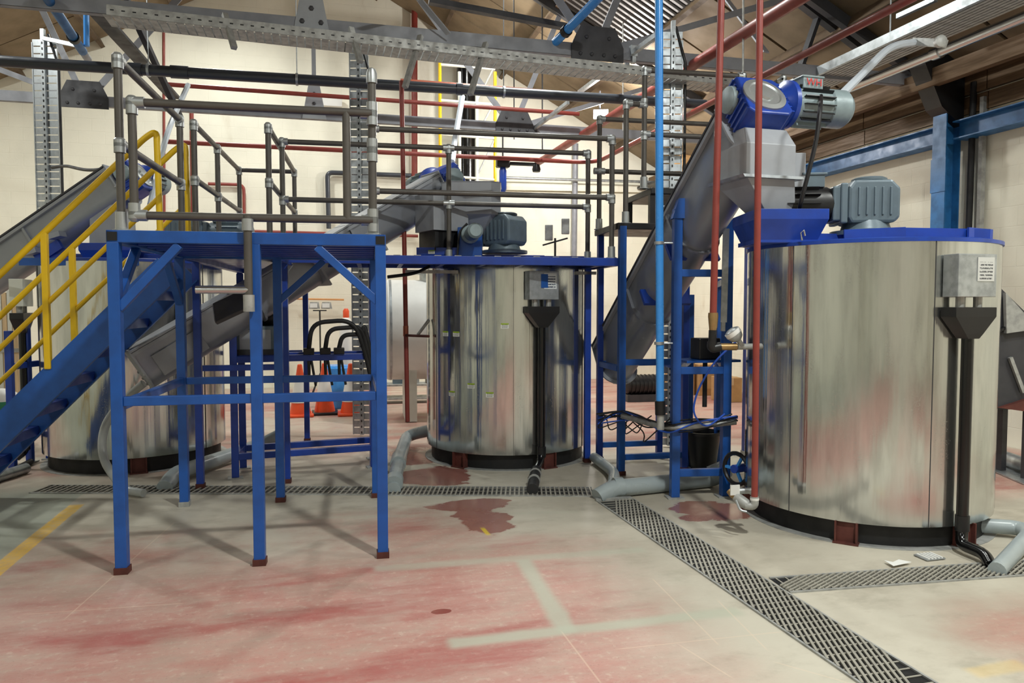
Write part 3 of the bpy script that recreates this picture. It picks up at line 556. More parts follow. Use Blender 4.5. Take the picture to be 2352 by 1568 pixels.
def tank(name, c, label, boxdir, boxz, pipe_end, seam0, motor_dir, box_off=.05, panels=6, sheet='printgrey', feet=()):
    P = thing(name, label, 'tank', (c.x,c.y,0)); c = V((c.x,c.y,0))
    for i in range(panels):
        a0, a1 = seam0+2*PI*i/panels, seam0+2*PI*(i+1)/panels+.012; n = 20; rings = []; e = .0015*(i % 2)
        mb = MB(); vs = []
        for rr_, zz in ((RT+e,HBOT),(RT+e,HTOP),(RT+e-.004,HTOP),(RT+e-.004,HBOT)): vs.append([c+V((math.cos(a0+(a1-a0)*k/n)*rr_, math.sin(a0+(a1-a0)*k/n)*rr_, zz)) for k in range(n+1)])
        m = n+1; flat = [p for r_ in vs for p in r_]; fs = []
        for j in range(4):
            for k in range(n): fs.append((j*m+k, j*m+k+1, ((j+1) % 4)*m+k+1, ((j+1) % 4)*m+k))
        fs += [(0,m,2*m,3*m),(n,m+n,2*m+n,3*m+n)]
        mb.add(flat, fs); pn = obj('shell_panel', mb, 'tanksteel', P, org=c)
        sm = c+V((math.cos(a0)*(RT+.002), math.sin(a0)*(RT+.002), 0)); obj('seam', MB().bar(sm+Z_*HBOT, sm+Z_*HTOP, .003, .006, V((math.cos(a0),math.sin(a0),0))), 'trussdark', pn, False)
    obj('base_ring', MB().lathe([(RT-.05,.005),(RT-.05,HBOT+.01)], c, Z_, 48), 'ringdark', P)
    obj('plinth', MB().lathe([(RT+.02,.0),(RT+.02,.006)], c, Z_, 48), 'galvdull', P)
    for a in feet:
        r_ = V((math.cos(a),math.sin(a),0)); s_ = V((-r_.y,r_.x,0)); q = c+r_*(RT-.06)
        obj('foot', MB().box(q+Z_*.075-r_*.01, (.1,.13,.14), (r_,s_,Z_)).box(q+Z_*.006, (.16,.16,.012), (r_,s_,Z_)).box(q+Z_*.075+s_*.065, (.14,.012,.15), (r_,s_,Z_)).box(q+Z_*.075-s_*.065, (.14,.012,.15), (r_,s_,Z_)), 'rust', P, False)
    obj('top_plate', MB().lathe([(RT+.012,HTOP-.012),(RT+.012,HTOP+.012),(RT-.02,HTOP+.02),(.05,HTOP+.03)], c, Z_, 64), 'blue2', P)
    md = V(motor_dir).normalized(); ms = V((-md.y,md.x,0))
    for sg in (-1,1): obj('stiffener', MB().box(c+ms*.24*sg+Z_*(HTOP+.055), (RT*1.86,.012,.07), (md,ms,Z_)), 'blue2', P, False)
    obj('motor_plate', MB().box(c+Z_*(HTOP+.085), (.72,.5,.02), (md,ms,Z_)), 'blue2', P, False)
    # sight box, funnel and drain pipe
    bd = V((boxdir[0],boxdir[1],0)).normalized(); bs = V((-bd.y,bd.x,0)); q = c+bd*(RT+box_off+.05)
    bx = obj('sight_box', MB().box(q+Z_*boxz, (.12,.30,.27), (bd,bs,Z_)), 'offwhite' if sheet == 'printgrey' and box_off > .1 else 'galv', P, False, bev=.004)
    obj('printed_sheet', MB().box(q+bd*.063+Z_*(boxz+.04)+bs*.06, (.004,.13,.15), (bd,bs,Z_)), sheet, bx, False)
    if sheet == 'printblue': obj('blue_notice', MB().box(q+bd*.064+Z_*(boxz+.04)+bs*.0, (.004,.07,.13), (bd,bs,Z_)), 'blue', bx, False)
    zf = boxz-.2; k = [(-.16,.16,-.06,.06,zf),(-.16,.16,-.06,.06,zf-.06),(-.07,.07,-.05,.05,zf-.17),(-.045,.045,-.045,.045,zf-.2)]
    rings = [[q+bs*s0+bd*d0+Z_*z, q+bs*s1+bd*d0+Z_*z, q+bs*s1+bd*d1+Z_*z, q+bs*s0+bd*d1+Z_*z] for s0,s1,d0,d1,z in k]
    obj('funnel', MB().loft(rings), 'black', P, False, bev=.003)
    for sg in (-1,1): obj('spout', MB().cyl(q+bs*.07*sg+Z_*(zf-.01), q+bs*.07*sg+Z_*(boxz-.13), .026, 10), 'galvdull', P)
    obj('down_pipe', MB().tube(fillet([q+Z_*(zf-.18), q+Z_*.13]+[V(p) for p in pipe_end], .08, 5), .036, 16), 'blackgloss', P)
    obj('pipe_socket', MB().cyl(q+Z_*.14, q+Z_*.24, .043, 16), 'black', P)
    return P
CTR = cw(2.68,5.62); CTC = cw(-.055,7.93); CTL = cw(-3.93,7.72)
dR = cw(.26,-.97); dC = cw(.31,-.80); dL = cw(-.97,-.29)
def G3(u, v, h): return G(u, v, h)
tR = tank('mixing_tank', CTR, 'large shiny steel mixing tank at right, nearest the camera', dR, 1.785, [G3(2208,1250,.06), G3(2262,1272,.06), G3(2275,1298,.02)], math.atan2(dR.y,dR.x)-.22, cw(-1,-.1), .01, feet=(math.atan2(-CTR.y,-CTR.x)-.10,math.atan2(-CTR.y,-CTR.x)+.85,math.atan2(-CTR.y,-CTR.x)+2.4,math.atan2(-CTR.y,-CTR.x)-1.3))
tC = tank('mixing_tank', CTC, 'shiny steel mixing tank in the centre behind the bridge walkway', dC, 1.785, [G3(1232,1078,.05), G3(1226,1108,.05)], math.atan2(dC.y,dC.x)-.29, cw(-1,-.15), .03, sheet='printblue', feet=(math.atan2(dC.y,dC.x)+.15,math.atan2(dC.y,dC.x)-.95,1.2,2.4))
tL = tank('mixing_tank', CTL, 'steel mixing tank at left behind the yellow-railed staircase', dL, 1.72, [CTL+dL*1.1+Z_*.06], math.atan2(-CTL.y,-CTL.x)-.25, cw(1,.1), .12, feet=(math.atan2(-CTL.y,-CTL.x),1.0,2.5))
# hopper helpers
def hopper(P, c, top, bot, z0, z1, ax, m='blue2', name='inlet_hopper', lip=.03):
    e, s, _ = ax; R = lambda k, z: [c+e*(sx*k[0]/2)+s*(sy*k[1]/2)+Z_*z for sx, sy in ((-1,-1),(1,-1),(1,1),(-1,1))]
    return obj(name, MB().loft([R(bot,z0), R(top,z1-.07), R(top,z1), R((top[0]-lip,top[1]-lip),z1), R((bot[0]-lip,bot[1]-lip),z0+.02)]), m, P, False, bev=.003)
ca, sa_ = cw(1,0).normalized(), cw(0,1).normalized()
hopper(tR, cw(1.93,5.40), (.50,.56), (.38,.42), HTOP+.01, 2.26, (ca,sa_,Z_))
obj('hopper_base', MB().box(cw(1.95,5.42,HTOP+.03), (.46,.48,.03), (ca,sa_,Z_)), 'blue2', tR, False)
gearmotor(tR, cw(2.56,5.40,HTOP+.14), cw(-1,.10), .98)
obj('side_bar', MB().bar(cw(2.22,4.98,HTOP+.045), cw(2.62,4.96,HTOP+.06), .014, .075), 'blue2', tR, False)
obj('side_bar', MB().bar(cw(2.58,4.97,HTOP+.055), cw(3.22,5.02,HTOP+.05), .014, .08), 'blue2', tR, False)
obj('side_bar', MB().bar(cw(3.05,4.98,HTOP+.055), cw(3.30,5.12,HTOP+.055), .014, .085), 'blue2', tR, False)
obj('lifting_eye', MB().tube([cw(1.98,5.08,HTOP+.02),cw(1.97,5.08,HTOP+.07),cw(1.99,5.08,HTOP+.09),cw(2.0,5.08,HTOP+.05)], .006, 6), 'chromed', tR)
# centre tank head gear
hopper(tC, cw(-.72,7.62), (.46,.46), (.40,.40), HTOP+.01, 2.17, (ca,sa_,Z_))
obj('label_plate', MB().box(cw(-.80,7.385,2.125), (.065,.004,.035), (ca,sa_,Z_)), 'sticker', tC, False)
gearmotor(tC, cw(-.08,7.72,HTOP+.17), cw(-.75,.65), 1.0, body='motorgrey')
vb = obj('valve_bracket', MB().box(cw(-.42,7.5,2.2), (.24,.24,.34), (ca,sa_,Z_)), 'blue', tC, False, bev=.008)
obj('actuator', MB().lathe([(.09,0),(.09,.05),(.065,.06),(.07,.2),(.075,.22),(.075,.3),(.055,.32)], cw(-.42,7.36,2.29), cw(.25,-1,.05), 24), 'motorlight', vb)
obj('cable', MB().tube(fillet([cw(-.44,7.34,2.4),cw(-.52,7.33,2.32),cw(-.54,7.33,2.06)], .08, 4), .012, 8), 'cable', vb)
# left tank head gear
hopper(tL, cw(-3.95,7.45), (.5,.5), (.42,.42), HTOP+.01, 2.2, (ca,sa_,Z_))
gearmotor(tL, cw(-3.35,7.65,HTOP+.16), cw(1,.1), .9, motor='motorgrey')
obj('rim_bar', MB().box(cw(-4.02,6.9,HTOP-.02), (1.1,.03,.07), (ca,sa_,Z_)), 'blue', tL, False)
# stickers on the centre tank
for u, v in ((1034,768),(1058,768),(1160,748),(1090,887),(1048,908),(1129,906)):
    p = U(u, v, 7.1); dd = V((p.x-CTC.x,p.y-CTC.y,0)); k = (u-1163)/184; ang = math.asin(max(-.97,min(.97,k))); f_ = cw(math.sin(ang),-math.cos(ang)).normalized()
    q_ = CTC+f_*(RT+.004); q_.z = p.z; ss = V((-f_.y,f_.x,0)); obj('sticker', MB().box(q_, (.003,.075,.05), (f_,ss,Z_)), 'sticker', tC, False)
# ------------------------------------------------------------------ screw conveyors
def usec(w, h, n=10):
    r = w/2; return [(-r,h/2),(-r,-h/2+r)]+[(-r*math.cos(PI*k/n), -h/2+r-r*math.sin(PI*k/n)) for k in range(1,n)]+[(r,-h/2+r),(r,h/2)]
def auger(label, A, B, w, h, lid='trussdark'):
    P = thing('screw_conveyor', label, 'conveyor', (A.x,A.y,A.z-.3)); d, s, n = frame(B-A); L = (B-A).length
    tr_ = obj('trough', MB().extr(usec(w,h,14), A, s, n, d*L), 'augergrey', P)
    obj('lid', MB().bar(A+n*(h/2+.008), B+n*(h/2+.008), w+.09, .016, n), lid, P, False)
    for sg in (-1,1): obj('lid_flange', MB().bar(A+n*(h/2-.02)+s*sg*(w/2+.02), B+n*(h/2-.02)+s*sg*(w/2+.02), .035, .03, n), 'greypaint', P, False)
    for q in (A, B): 
        e = obj('end_plate', MB().extr([(x*1.22,y*1.16) for x, y in usec(w,h,14)], q-d*.008, s, n, d*.016), 'greypaint', P, False)
        for k in range(9):
            t = PI*k/8; obj('bolt', MB().lathe([(.012,0),(.012,.02)], q+s*(-math.cos(t)*w*.56)+n*(-h/2+w/2-math.sin(t)*w*.56)-d*.018, d, 6), 'galvdull', e)
    for f in (.33,.66):
        q = A+d*L*f; obj('joint_flange', MB().extr([(x*1.16,y*1.10) for x, y in usec(w,h,14)], q-d*.012, s, n, d*.024), 'augergrey', P, False)
    return P, d, s, n, L
def wormdrive(P, o, d, s, n, k=1.0, side=1, mlen=1.0, motor='motorlight'):
    """worm gearbox square to the shaft with a side-mounted motor"""
    g = obj('worm_gearbox', MB().extr([(-.16,-.13),(-.12,-.17),(.12,-.17),(.16,-.13),(.16,.15),(.13,.18),(-.13,.18),(-.16,.15)], o, s*k, n*k, d*.2*k), 'motorblue', P, False, bev=.012)
    obj('cover', MB().lathe([(.145*k,0),(.145*k,.014),(.11*k,.02),(.10*k,.012),(.06*k,.012),(.055*k,.03),(.02*k,.034)], o+d*.2*k, d, 28), 'fitting', g)
    for i in range(7): obj('rib', MB().box(o+d*.1*k+n*(-.13+.045*i)*k, (.19*k,.345*k,.012*k), (d,s,n)), 'motorblue', g, False)
    obj('side_cap', MB().lathe([(.09*k,0),(.085*k,.03),(.06*k,.04)], o+d*.1*k-s*side*.165*k+n*.06*k, -s*side, 20), 'motorlight', g)
    a = o+d*.1*k+s*side*.165*k+n*.06*k; e = s*side
    obj('motor_flange', MB().lathe([(.08*k,0),(.13*k,.05*k),(.155*k,.06*k),(.155*k,.09*k),(.12*k,.1*k)], a, e, 28), 'motorblue', P)
    m = obj('motor', MB().lathe([(.11*k,.1*k),(.115*k,.12*k),(.115*k,.32*k*mlen),(.125*k,.33*k*mlen),(.125*k,.44*k*mlen),(.1*k,.47*k*mlen)], a, e, 28), motor, P)
    for i in range(16):
        t = 2*PI*i/16; r_ = n*math.cos(t)+d*math.sin(t); obj('cooling_fin', MB().box(a+e*.22*k*mlen+r_*.122*k, (.2*k*mlen,.035*k,.006), (e,r_,e.cross(r_))), 'black' if i in (3,4,5,6,7,8) else motor, m, False)
    return m, a, e
P, d, s, n, L = auger('grey screw conveyor at far left feeding the left tank', U(-260,800,7.75), U(288,428,7.62), .32, .38)
wormdrive(P, U(288,428,7.62)+d*.02, d, s, n, .95, -1)
obj('discharge_chute', MB().extr([(-.15,.0),(.15,.0),(.17,-.42),(-.17,-.42)], U(240,470,7.5)-s*0, (B_ := V((d.x,d.y,0)).normalized()), Z_, cw(0,.3)), 'greypaint', P, False)
for u, v in ((118,545),(64,582)): obj('support_lug', MB().bar(U(u,v,7.35), U(u+26,v-8,7.35), .12, .05), 'greypaint', P, False)
obj('support_arm', MB().bar(U(85,595,7.4), U(140,560,7.4), .05, .1), 'blue2', P, False)
AC, BC = U(322,850,6.35), U(1008,440,8.0)
P, d, s, n, L = auger('long grey screw conveyor slanting behind the near platform up to the centre tank', AC, BC, .31, .37, 'greypaint')
wormdrive(P, BC+d*.02, d, s, n, 1.15, -1)
hd = V((d.x,d.y,0)).normalized(); hs = V((-hd.y,hd.x,0))
q = cw(-.72,7.62)
obj('discharge_chute', MB().loft([[q+hd*a+hs*b+Z_*z for a, b in ((-.2,-.2),(.2,-.2),(.2,.2),(-.2,.2))] for z in (2.34,2.72)]), 'greypaint', P, False, bev=.004)
obj('spout_sleeve', MB().loft([[q+hd*a+hs*b+Z_*z for a, b in ((-.17,-.17),(.17,-.17),(.17,.17),(-.17,.17))] for z in (2.14,2.34)]), 'black', P, False)
q2 = cw(-.42,7.85)
rg = lambda r_, z: [q2+ca*a*r_+sa_*b*r_+Z_*z for a, b in ((-1,-.7),(-.7,-1),(.7,-1),(1,-.7),(1,.7),(.7,1),(-.7,1),(-1,.7))]
obj('dust_hopper', MB().loft([rg(.12,2.3),rg(.3,2.52),rg(.3,2.84),rg(.31,2.85)]), 'greypaint', P, False, bev=.004)
obj('inlet_panel', MB().bar(AC+d*.12-s*.17*0+hs*0+n*-.02, AC+d*.55+n*-.02, .37, .2, n), 'greypaint', P, False, bev=.004)
for f in (.52,.72): obj('support_lug', MB().box(AC+d*L*f-n*.1, (.02,.5,.2), (d,s,n)), 'greypaint', P, False)
AR, BRR = U(1415,835,7.75), U(1728,308,5.45)
P, d, s, n, L = auger('steep grey screw conveyor rising to the hopper of the right tank', AR, BRR, .36, .44)
m, a, e = wormdrive(P, BRR+d*.03+n*.11, d, s, n, 1.12, -1, 1.15)
tb = a+e*.26+Z_*.15; ox = e; oz = Z_; oy = e.cross(Z_)
obj('terminal_box', MB().box(tb, (.17,.17,.08), (e, e.cross(Z_).normalized(), Z_)).box(tb+Z_*.045, (.185,.185,.016), (e, e.cross(Z_).normalized(), Z_)), 'motorlight', m, False, bev=.006)
cur = bpy.data.curves.new('lettering', 'FONT'); cur.body = 'WH'; cur.size = .075; cur.extrude = .001; cur.align_x = 'CENTER'; cur.align_y = 'CENTER'
to = bpy.data.objects.new('lettering_tmp', cur); COL.objects.link(to); dg = bpy.context.evaluated_depsgraph_get(); me = bpy.data.meshes.new_from_object(to.evaluated_get(dg)); bpy.data.objects.remove(to)
fdir = -(e.cross(Z_).normalized()); fdir = fdir if fdir.dot(V((0,0,CAMH))-tb) > 0 else -fdir; xdir = e if (Z_.cross(fdir)).dot(e) > 0 else -e
R_ = Matrix((xdir, Z_, fdir)).transposed(); lp = tb+fdir*.095
for vtx in me.vertices: vtx.co = R_ @ vtx.co
me.materials.clear(); me.materials.append(M['redlamp']); to = bpy.data.objects.new('lettering', me); COL.objects.link(to); to.parent = m; to.location = lp-WO[m.name]; to['label'] = 'red letters on the motor terminal box'
obj('rating_plate', MB().box(a+e*.52-(Z_*.02)+fdir*.105, (.05,.004,.13), (e,fdir,Z_)), 'printred', m, False)
q = cw(1.75,5.42); hd = V((d.x,d.y,0)).normalized(); hs = V((-hd.y,hd.x,0))
bx = lambda r0, r1, z: [q+ca*max(0,(2.5-z)*.55)+hd*x_*r0+hs*y_*r1+Z_*z for x_, y_ in ((-1,-1),(1,-1),(1,1),(-1,1))]
obj('discharge_chute', MB().loft([bx(.11,.12,2.25),bx(.2,.19,2.48),bx(.21,.2,2.5),bx(.21,.2,2.72),bx(.14,.17,2.84)]), 'greypaint', P, False, bev=.004)
obj('chute_flange', MB().loft([bx(.24,.24,2.48),bx(.24,.24,2.5)]), 'galv', P, False)
obj('chute_side_box', MB().box(q+ca*.28+sa_*.05+Z_*2.55, (.16,.2,.28), (ca,sa_,Z_)), 'greypaint', P, False, bev=.004)
for f in (.42,.62): obj('support_lug', MB().box(AR+d*L*f-n*.12, (.03,.46,.16), (d,s,n)), 'blue2', P, False)
tag(obj('motor_cable', MB().tube(fillet([a+e*.3+fdir*.12+Z_*.05, U(1884,250,5.12), U(1876,320,5.12), U(1856,400,5.14), U(1838,470,5.18), U(1832,500,5.3)], .3, 6), .015, 8), 'cable'), 'thick black cable hanging from the grey motor down behind the blue hopper', 'cable')
# conveyor inlet hopper at the right edge
T = thing('conveyor_inlet', 'dark grey conveyor inlet hopper cut by the right edge behind the big tank', 'hopper', cw(4.55,6.6,0))
px = lambda u, v: U(u, v, 6.6)
pl = [px(2292,655),px(2400,760),px(2400,940),px(2290,940)]; 
obj('side_wall', MB().loft([[p_+sa_*0 for p_ in pl],[p_+sa_*.5 for p_ in pl]]), 'trussdark', T, False); 
obj('guard_panel', MB().extr([(0,0),(.3,-.32),(.02,-.36)], px(2300,672)-sa_*.06, ca, Z_, sa_*.04), 'galvdull', T, False)
obj('cover', MB().bar(px(2290,760)-sa_*.02, px(2400,690)-sa_*.02, .05, .02), 'black', T, False); obj('rib', MB().bar(px(2315,820)-sa_*.03, px(2345,900)-sa_*.03, .03, .03), 'galvdull', T, False); obj('skirt', MB().loft([[px(2290,935)-sa_*.05,px(2400,900)-sa_*.05,px(2400,945)-sa_*.05,px(2340,942)-sa_*.05],[px(2290,935)+sa_*.4,px(2400,900)+sa_*.4,px(2400,945)+sa_*.4,px(2340,942)+sa_*.4]]), 'rust', T, False)
for a_ in (.1,.45): obj('leg', MB().lohi((px(2380,940)+sa_*a_+V((-.03,-.03,-.66)))[:], (px(2380,940)+sa_*a_+V((.03,.03,.02)))[:]), 'trussdark', T, False)
# ------------------------------------------------------------------ blue support frames
def frame4(name, label, L4, z1, rails, m='blue2', w=.065, zs=None):
    c = sum(L4, V())/4; P = thing(name, label, 'frame', (c.x,c.y,0)); ex = (L4[1]-L4[0]).normalized(); ey = V((-ex.y,ex.x,0))
    for i, p in enumerate(L4):
        zt = (zs or [z1]*4)[i]; o = obj('leg', MB().box(p+Z_*(zt/2+.006), (w,w,zt-.012), (ex,ey,Z_)), m, P, False, bev=.004); obj('foot_plate', MB().box(p+Z_*.006, (w+.07,w+.05,.012), (ex,ey,Z_)), 'galvdull', o, False)
    for i, j, h in rails: obj('rail', MB().bar(L4[i]+Z_*h, L4[j]+Z_*h, .05, .06), m, P, False, bev=.004)
    return P
s1, s2 = G(541,1098), G(858,1073); dd = EY*.42
frame4('conveyor_stand', 'blue box-frame stand behind the near platform carrying three black valves', [s1,s2,s2+dd,s1+dd], 1.75, [(0,1,1.10),(1,2,1.10),(2,3,1.10),(3,0,1.10),(0,1,.2),(1,2,.2),(2,3,.2),(3,0,.2)], zs=[1.75,2.0,2.0,1.9])
for i, u in enumerate((708,746,778)):
    T = thing('pinch_valve', ('leftmost','middle','rightmost')[i]+' of three black valves with hoses on the blue stand rail', 'valve', U(u,830,7.0), 'valves on the blue stand')
    p = s1+(s2-s1)*((u-541)/(858-541))+Z_*1.13; obj('body', MB().box(p+Z_*.03, (.1,.1,.06)), 'black', T, False, bev=.006); obj('spigot', MB().cyl(p-Z_*.04, p-Z_*.26, .018, 10, .012).cyl(p-Z_*.04+EX*.02, p+EX*.06-Z_*.3, .012, 8), 'black', T)
    e_ = s2+Z_*1.05+V((0,-.05,.12*i)); obj('hose', MB().tube(fillet([p+Z_*.05, p+Z_*(.3-.06*i)+EX*.03, p+EX*(.42-.1*i)+Z_*(.33-.07*i), e_+V((-.08,0,.12)), e_-Z_*.25], .16, 6), .022, 10), 'rubber', T)
r1, r2 = G(1549,1143), G(1664,1140); r3, r4 = r2+cw(.12,1.0), r1+cw(.12,1.0)
r3, r4 = G(1648,1068), G(1580,1072)
F2 = frame4('conveyor_stand', 'tall blue stand straddling the steep right conveyor beside the bright blue pipe', [r1,r2,r3,r4], 1.9, [(0,1,1.86),(0,1,1.06),(0,1,.21),(1,2,1.06),(2,3,1.06),(3,0,1.06),(1,2,1.8)], 'blue', .07, [2.38,2.3,1.86,1.7])
obj('top_lug', MB().extr([(-.05,0),(.09,0),(.15,.16),(.0,.16)], r1+Z_*2.3-sa_*.05, ca, Z_, sa_*.1), 'blue', F2, False)
# electrics on the right stand: cable ladder between the frames
T = thing('cable_loom', 'loom of tangled grey and black cables strapped between the blue stands', 'cables', U(1480,960,6.6))
pa = [U(1375,965,6.9), U(1430,955,6.8), U(1480,968,6.4), U(1530,985,6.05), U(1600,978,6.0), U(1690,968,6.0)]
obj('sleeve', MB().tube(fillet(pa[1:], .15, 5), .026, 10), 'galvdull', T)
for i in range(9):
    q = [p_+V((random.uniform(-.03,.03),random.uniform(-.05,.05),random.uniform(-.05,.06))) for p_ in pa]; obj('cable', MB().tube(fillet(q, .1, 4), .007, 6), 'cable' if i % 3 else 'cableblue', T)
for i in range(6):
    p0 = U(1385+i*14,950+i*4,6.85); rv = lambda k_: V((random.uniform(-k_,k_),random.uniform(-k_,k_),random.uniform(-k_*.6,k_*.6))); obj('loose_cable', MB().tube(fillet([p0, p0+rv(.16), p0+rv(.2)-Z_*.1, p0+EX*.3+rv(.12)], .08, 4), .006, 6), 'cable', T)
tag(obj('air_hose', MB().tube(fillet([U(1690,785,5.75), U(1640,830,5.8), U(1600,900,5.9), U(1590,950,5.95), U(1620,985,5.95), U(1665,950,5.95)], .25, 6), .008, 8), 'cableblue'), 'thin blue air hose looping in front of the tall blue stand', 'hose')
tag(obj('wire_basket_riser', MB().bar(U(1668,525,6.05), U(1660,760,6.05), .035, .03).bar(U(1668,525,6.0), U(1662,740,6.0), .012, .05), 'galv', smooth=False), 'slotted galvanised strip fixed to the tall blue stand beside the red riser', 'strut')
# ------------------------------------------------------------------ pipes
def pipe(name, label, pts, r, m, fil=.12, n=14, joints=(), cat='pipe', jm=None, clips=()):
    P = thing(name, label, cat, min([V(p) for p in pts], key=lambda a: a.z)); q = fillet(pts, fil, 6)
    obj('pipe_run', MB().tube(q, r, n), m, P)
    for a, b in joints: obj('socket', MB().cyl(a, b, r*1.18, n), jm or m, P)
    for c in clips: obj('hanger', MB().cyl(c, c+Z_*(roofz(c.x)-c.z-.05 if len(clips) else .5), .006, 6).lathe([(r*1.1,-.012),(r*1.2,-.012),(r*1.2,.012),(r*1.1,.012)], c, (pts[1]-pts[0]), 14), 'galv', P)
    return P
p0, p1 = G(-120,133,4.07), G(1620,240,4.07)
k = lambda u: p0+(p1-p0)*((lambda: (lambda x: x)(0))() if 0 else 0)
def along(p, q, u):
    lo, hi = 0.0, 1.0
    for _ in range(40):
        mid = (lo+hi)/2; x = p+(q-p)*mid; xc, zc = x.x*CW-x.y*SW, x.x*SW+x.y*CW
        uu = CX+xc/zc*FPX
        lo, hi = (mid, hi) if uu < u else (lo, mid)
    return p+(q-p)*lo
jn = lambda u, w: (along(p0,p1,u), along(p0,p1,u+w))
pipe('drain_pipe', 'long dark grey plastic pipe crossing the hall below the cable tray', [p0,p1], .057, 'pvcdark', joints=[jn(310,30),jn(405,40),jn(1050,14)], clips=[along(p0,p1,u) for u in (355,690,1157)])
def ypipe(u0, v0, u1, v1, Y): return PY(u0,v0,Y), PY(u1,v1,Y)
a, b = ypipe(375,193,1330,262,11.0); pipe('copper_pipe', 'red-brown pipe crossing the hall just below the dark grey pipe', [a,b], .03, 'redpipe')
a, b = ypipe(920,184,1420,222,10.4); pipe('copper_pipe', 'copper pipe running above the dark pipe left of the floodlamp', [a,b], .022, 'copper')
a, b = G(380,325,3.95), G(1368,374,3.95); c2 = G(2110,-12,3.95)
pipe('copper_pipe', 'red-brown pipe crossing low behind the guard rails then turning towards the camera on the right', [a,b,c2], .034, 'redpipe', fil=.4)
a, c2 = G(1235,374,4.3), G(1770,38,4.3); pipe('red_pipe', 'thick red-brown pipe running forward under the roof beside the floodlamp', [a,c2,c2+(c2-a)*.3], .062, 'redpipe')
pipe('riser_pipe', 'thin red riser pipe rising from the floor behind the near platform leg', [U(922,186,7.7), U(936,968,7.7)], .024, 'redpipe', joints=[(U(932,748,7.7),U(932,772,7.7))], jm='copper')
pipe('riser_branch', 'brown branch with lever valve joining the thin red riser to the centre tank', [U(932,770,7.68), U(985,772,7.5)], .014, 'rust', cat='valve', joints=[(U(960,768,7.6),U(985,735,7.55))], jm='galvdull')
pipe('riser_pipe', 'dark red vertical pipe rising along the back wall to the roof', [PY(952,-60,14.85), PY(952,460,14.85)], .06, 'redpipe')
pipe('riser_pipe', 'red vertical pipe on the back wall behind the left guard posts', [PY(440,250,14.96), PY(443,520,14.96)], .036, 'redpipe')
pipe('riser_pipe', 'thin bright red pipe on the back wall left of the yellow handrail top', [PY(376,60,14.98), PY(378,700,14.98)], .022, 'redpipe')
pipe('riser_pipe', 'short red pipe bend on the back wall between the left guard posts', [PY(478,422,14.93), PY(560,424,14.93), PY(561,520,14.93)], .03, 'redpipe')
pipe('wall_pipe', 'red pipe running low along the back wall behind the walkway posts', [PY(480,528,14.9), PY(960,542,14.9)], .03, 'redpipe')
pipe('wall_pipe', 'orange pipe along the lower back wall right of the steep conveyor', [PY(1500,699,14.85), PY(1800,702,14.85)], .045, 'orangepipe')
pipe('wall_pipe', 'thin orange pipe low on the back wall behind the stand', [PY(676,686,14.85), PY(790,688,14.85)], .018, 'orangepipe')
pipe('wall_pipe', 'grey pipe running along the brightly lit back wall below the floodlamp', [PY(1155,408,14.7), PY(1560,420,14.7)], .03, 'galv')
pipe('wall_pipe', 'dark grey pipe with a down-leg on the back wall behind the swing gate', [PY(755,525,14.9), PY(752,396,14.9), PY(960,404,14.9)], .045, 'pvcdark', .1)
pipe('wall_pipe', 'grey vertical pipe on the lit back wall right of the centre gearbox', [PY(1322,330,14.85), PY(1318,620,14.85)], .06, 'truss')
tag(obj('dado_strip', MB().bar(PY(1150,428,14.93), PY(1560,436,14.93), .06, .14), 'wallback', smooth=False), 'cream ledge strip along the lit back wall', 'ledge')
bp = pipe('blue_pipe', 'bright blue vertical pipe dropping from the roof beside the tall blue stand', [U(1513,-80,5.98), U(1516,925,5.98)], .032, 'lightblue', n=18)
obj('coupling', MB().cyl(U(1516,920,5.98), U(1517,952,5.98), .043, 18), 'black', bp); obj('lower_pipe', MB().cyl(U(1517,950,5.98), U(1517,986,5.98), .03, 16), 'galvdull', bp)
for v in (558,788): obj('clamp', MB().lathe([(.034,-.012),(.04,-.012),(.04,.012),(.034,.012)], U(1514,v,5.98), Z_, 16).cyl(U(1522,v,5.98), U(1545,v,5.98), .007, 8), 'galv', bp)
for lab, pts in (('bright blue pipe slanting down at the top left corner', [U(92,-30,6.6), U(190,118,8.0)]),('bright blue pipe slanting up to the roof near the middle truss gusset', [U(1385,-15,7.3), U(1275,98,8.1)])):
    P = pipe('blue_pipe', lab, pts, .045, 'steelblue' if pts[0].x < -1 else 'lightblue', n=16); obj('pipe_clamp', MB().lathe([(.05,-.03),(.06,-.03),(.06,.03),(.05,.03)], pts[0]*.25+pts[1]*.75, pts[1]-pts[0], 16), 'black', P); obj('tail_pipe', MB().cyl(pts[1], pts[1]+(pts[1]-pts[0]).normalized()*.22, .04, 14), 'greypaint', P)
pipe('blue_pipe', 'short bright blue drop pipe under the tray at upper left', [U(198,20,7.9), U(199,106,7.9)], .028, 'lightblue')
pr1 = [U(1746,-60,5.0), U(1733,1150,5.0)]
P = pipe('red_riser', 'long red riser pipe standing in front of the right tank', pr1, .0225, 'redpipe', n=16)
obj('end_elbow', MB().tube(fillet([U(1733,1140,5.0), U(1733,1163,5.0), U(1712,1160,5.02)], .04, 5), .028, 14), 'galvdull', P); obj('joint_tape', MB().cyl(U(1733,1143,5.0), U(1733,1148,5.0), .03, 14), 'white', P)
T = thing('drain_valve', 'cluster of grey and brass drain valves at the foot of the right tank', 'valve', U(1700,1165,5.0))
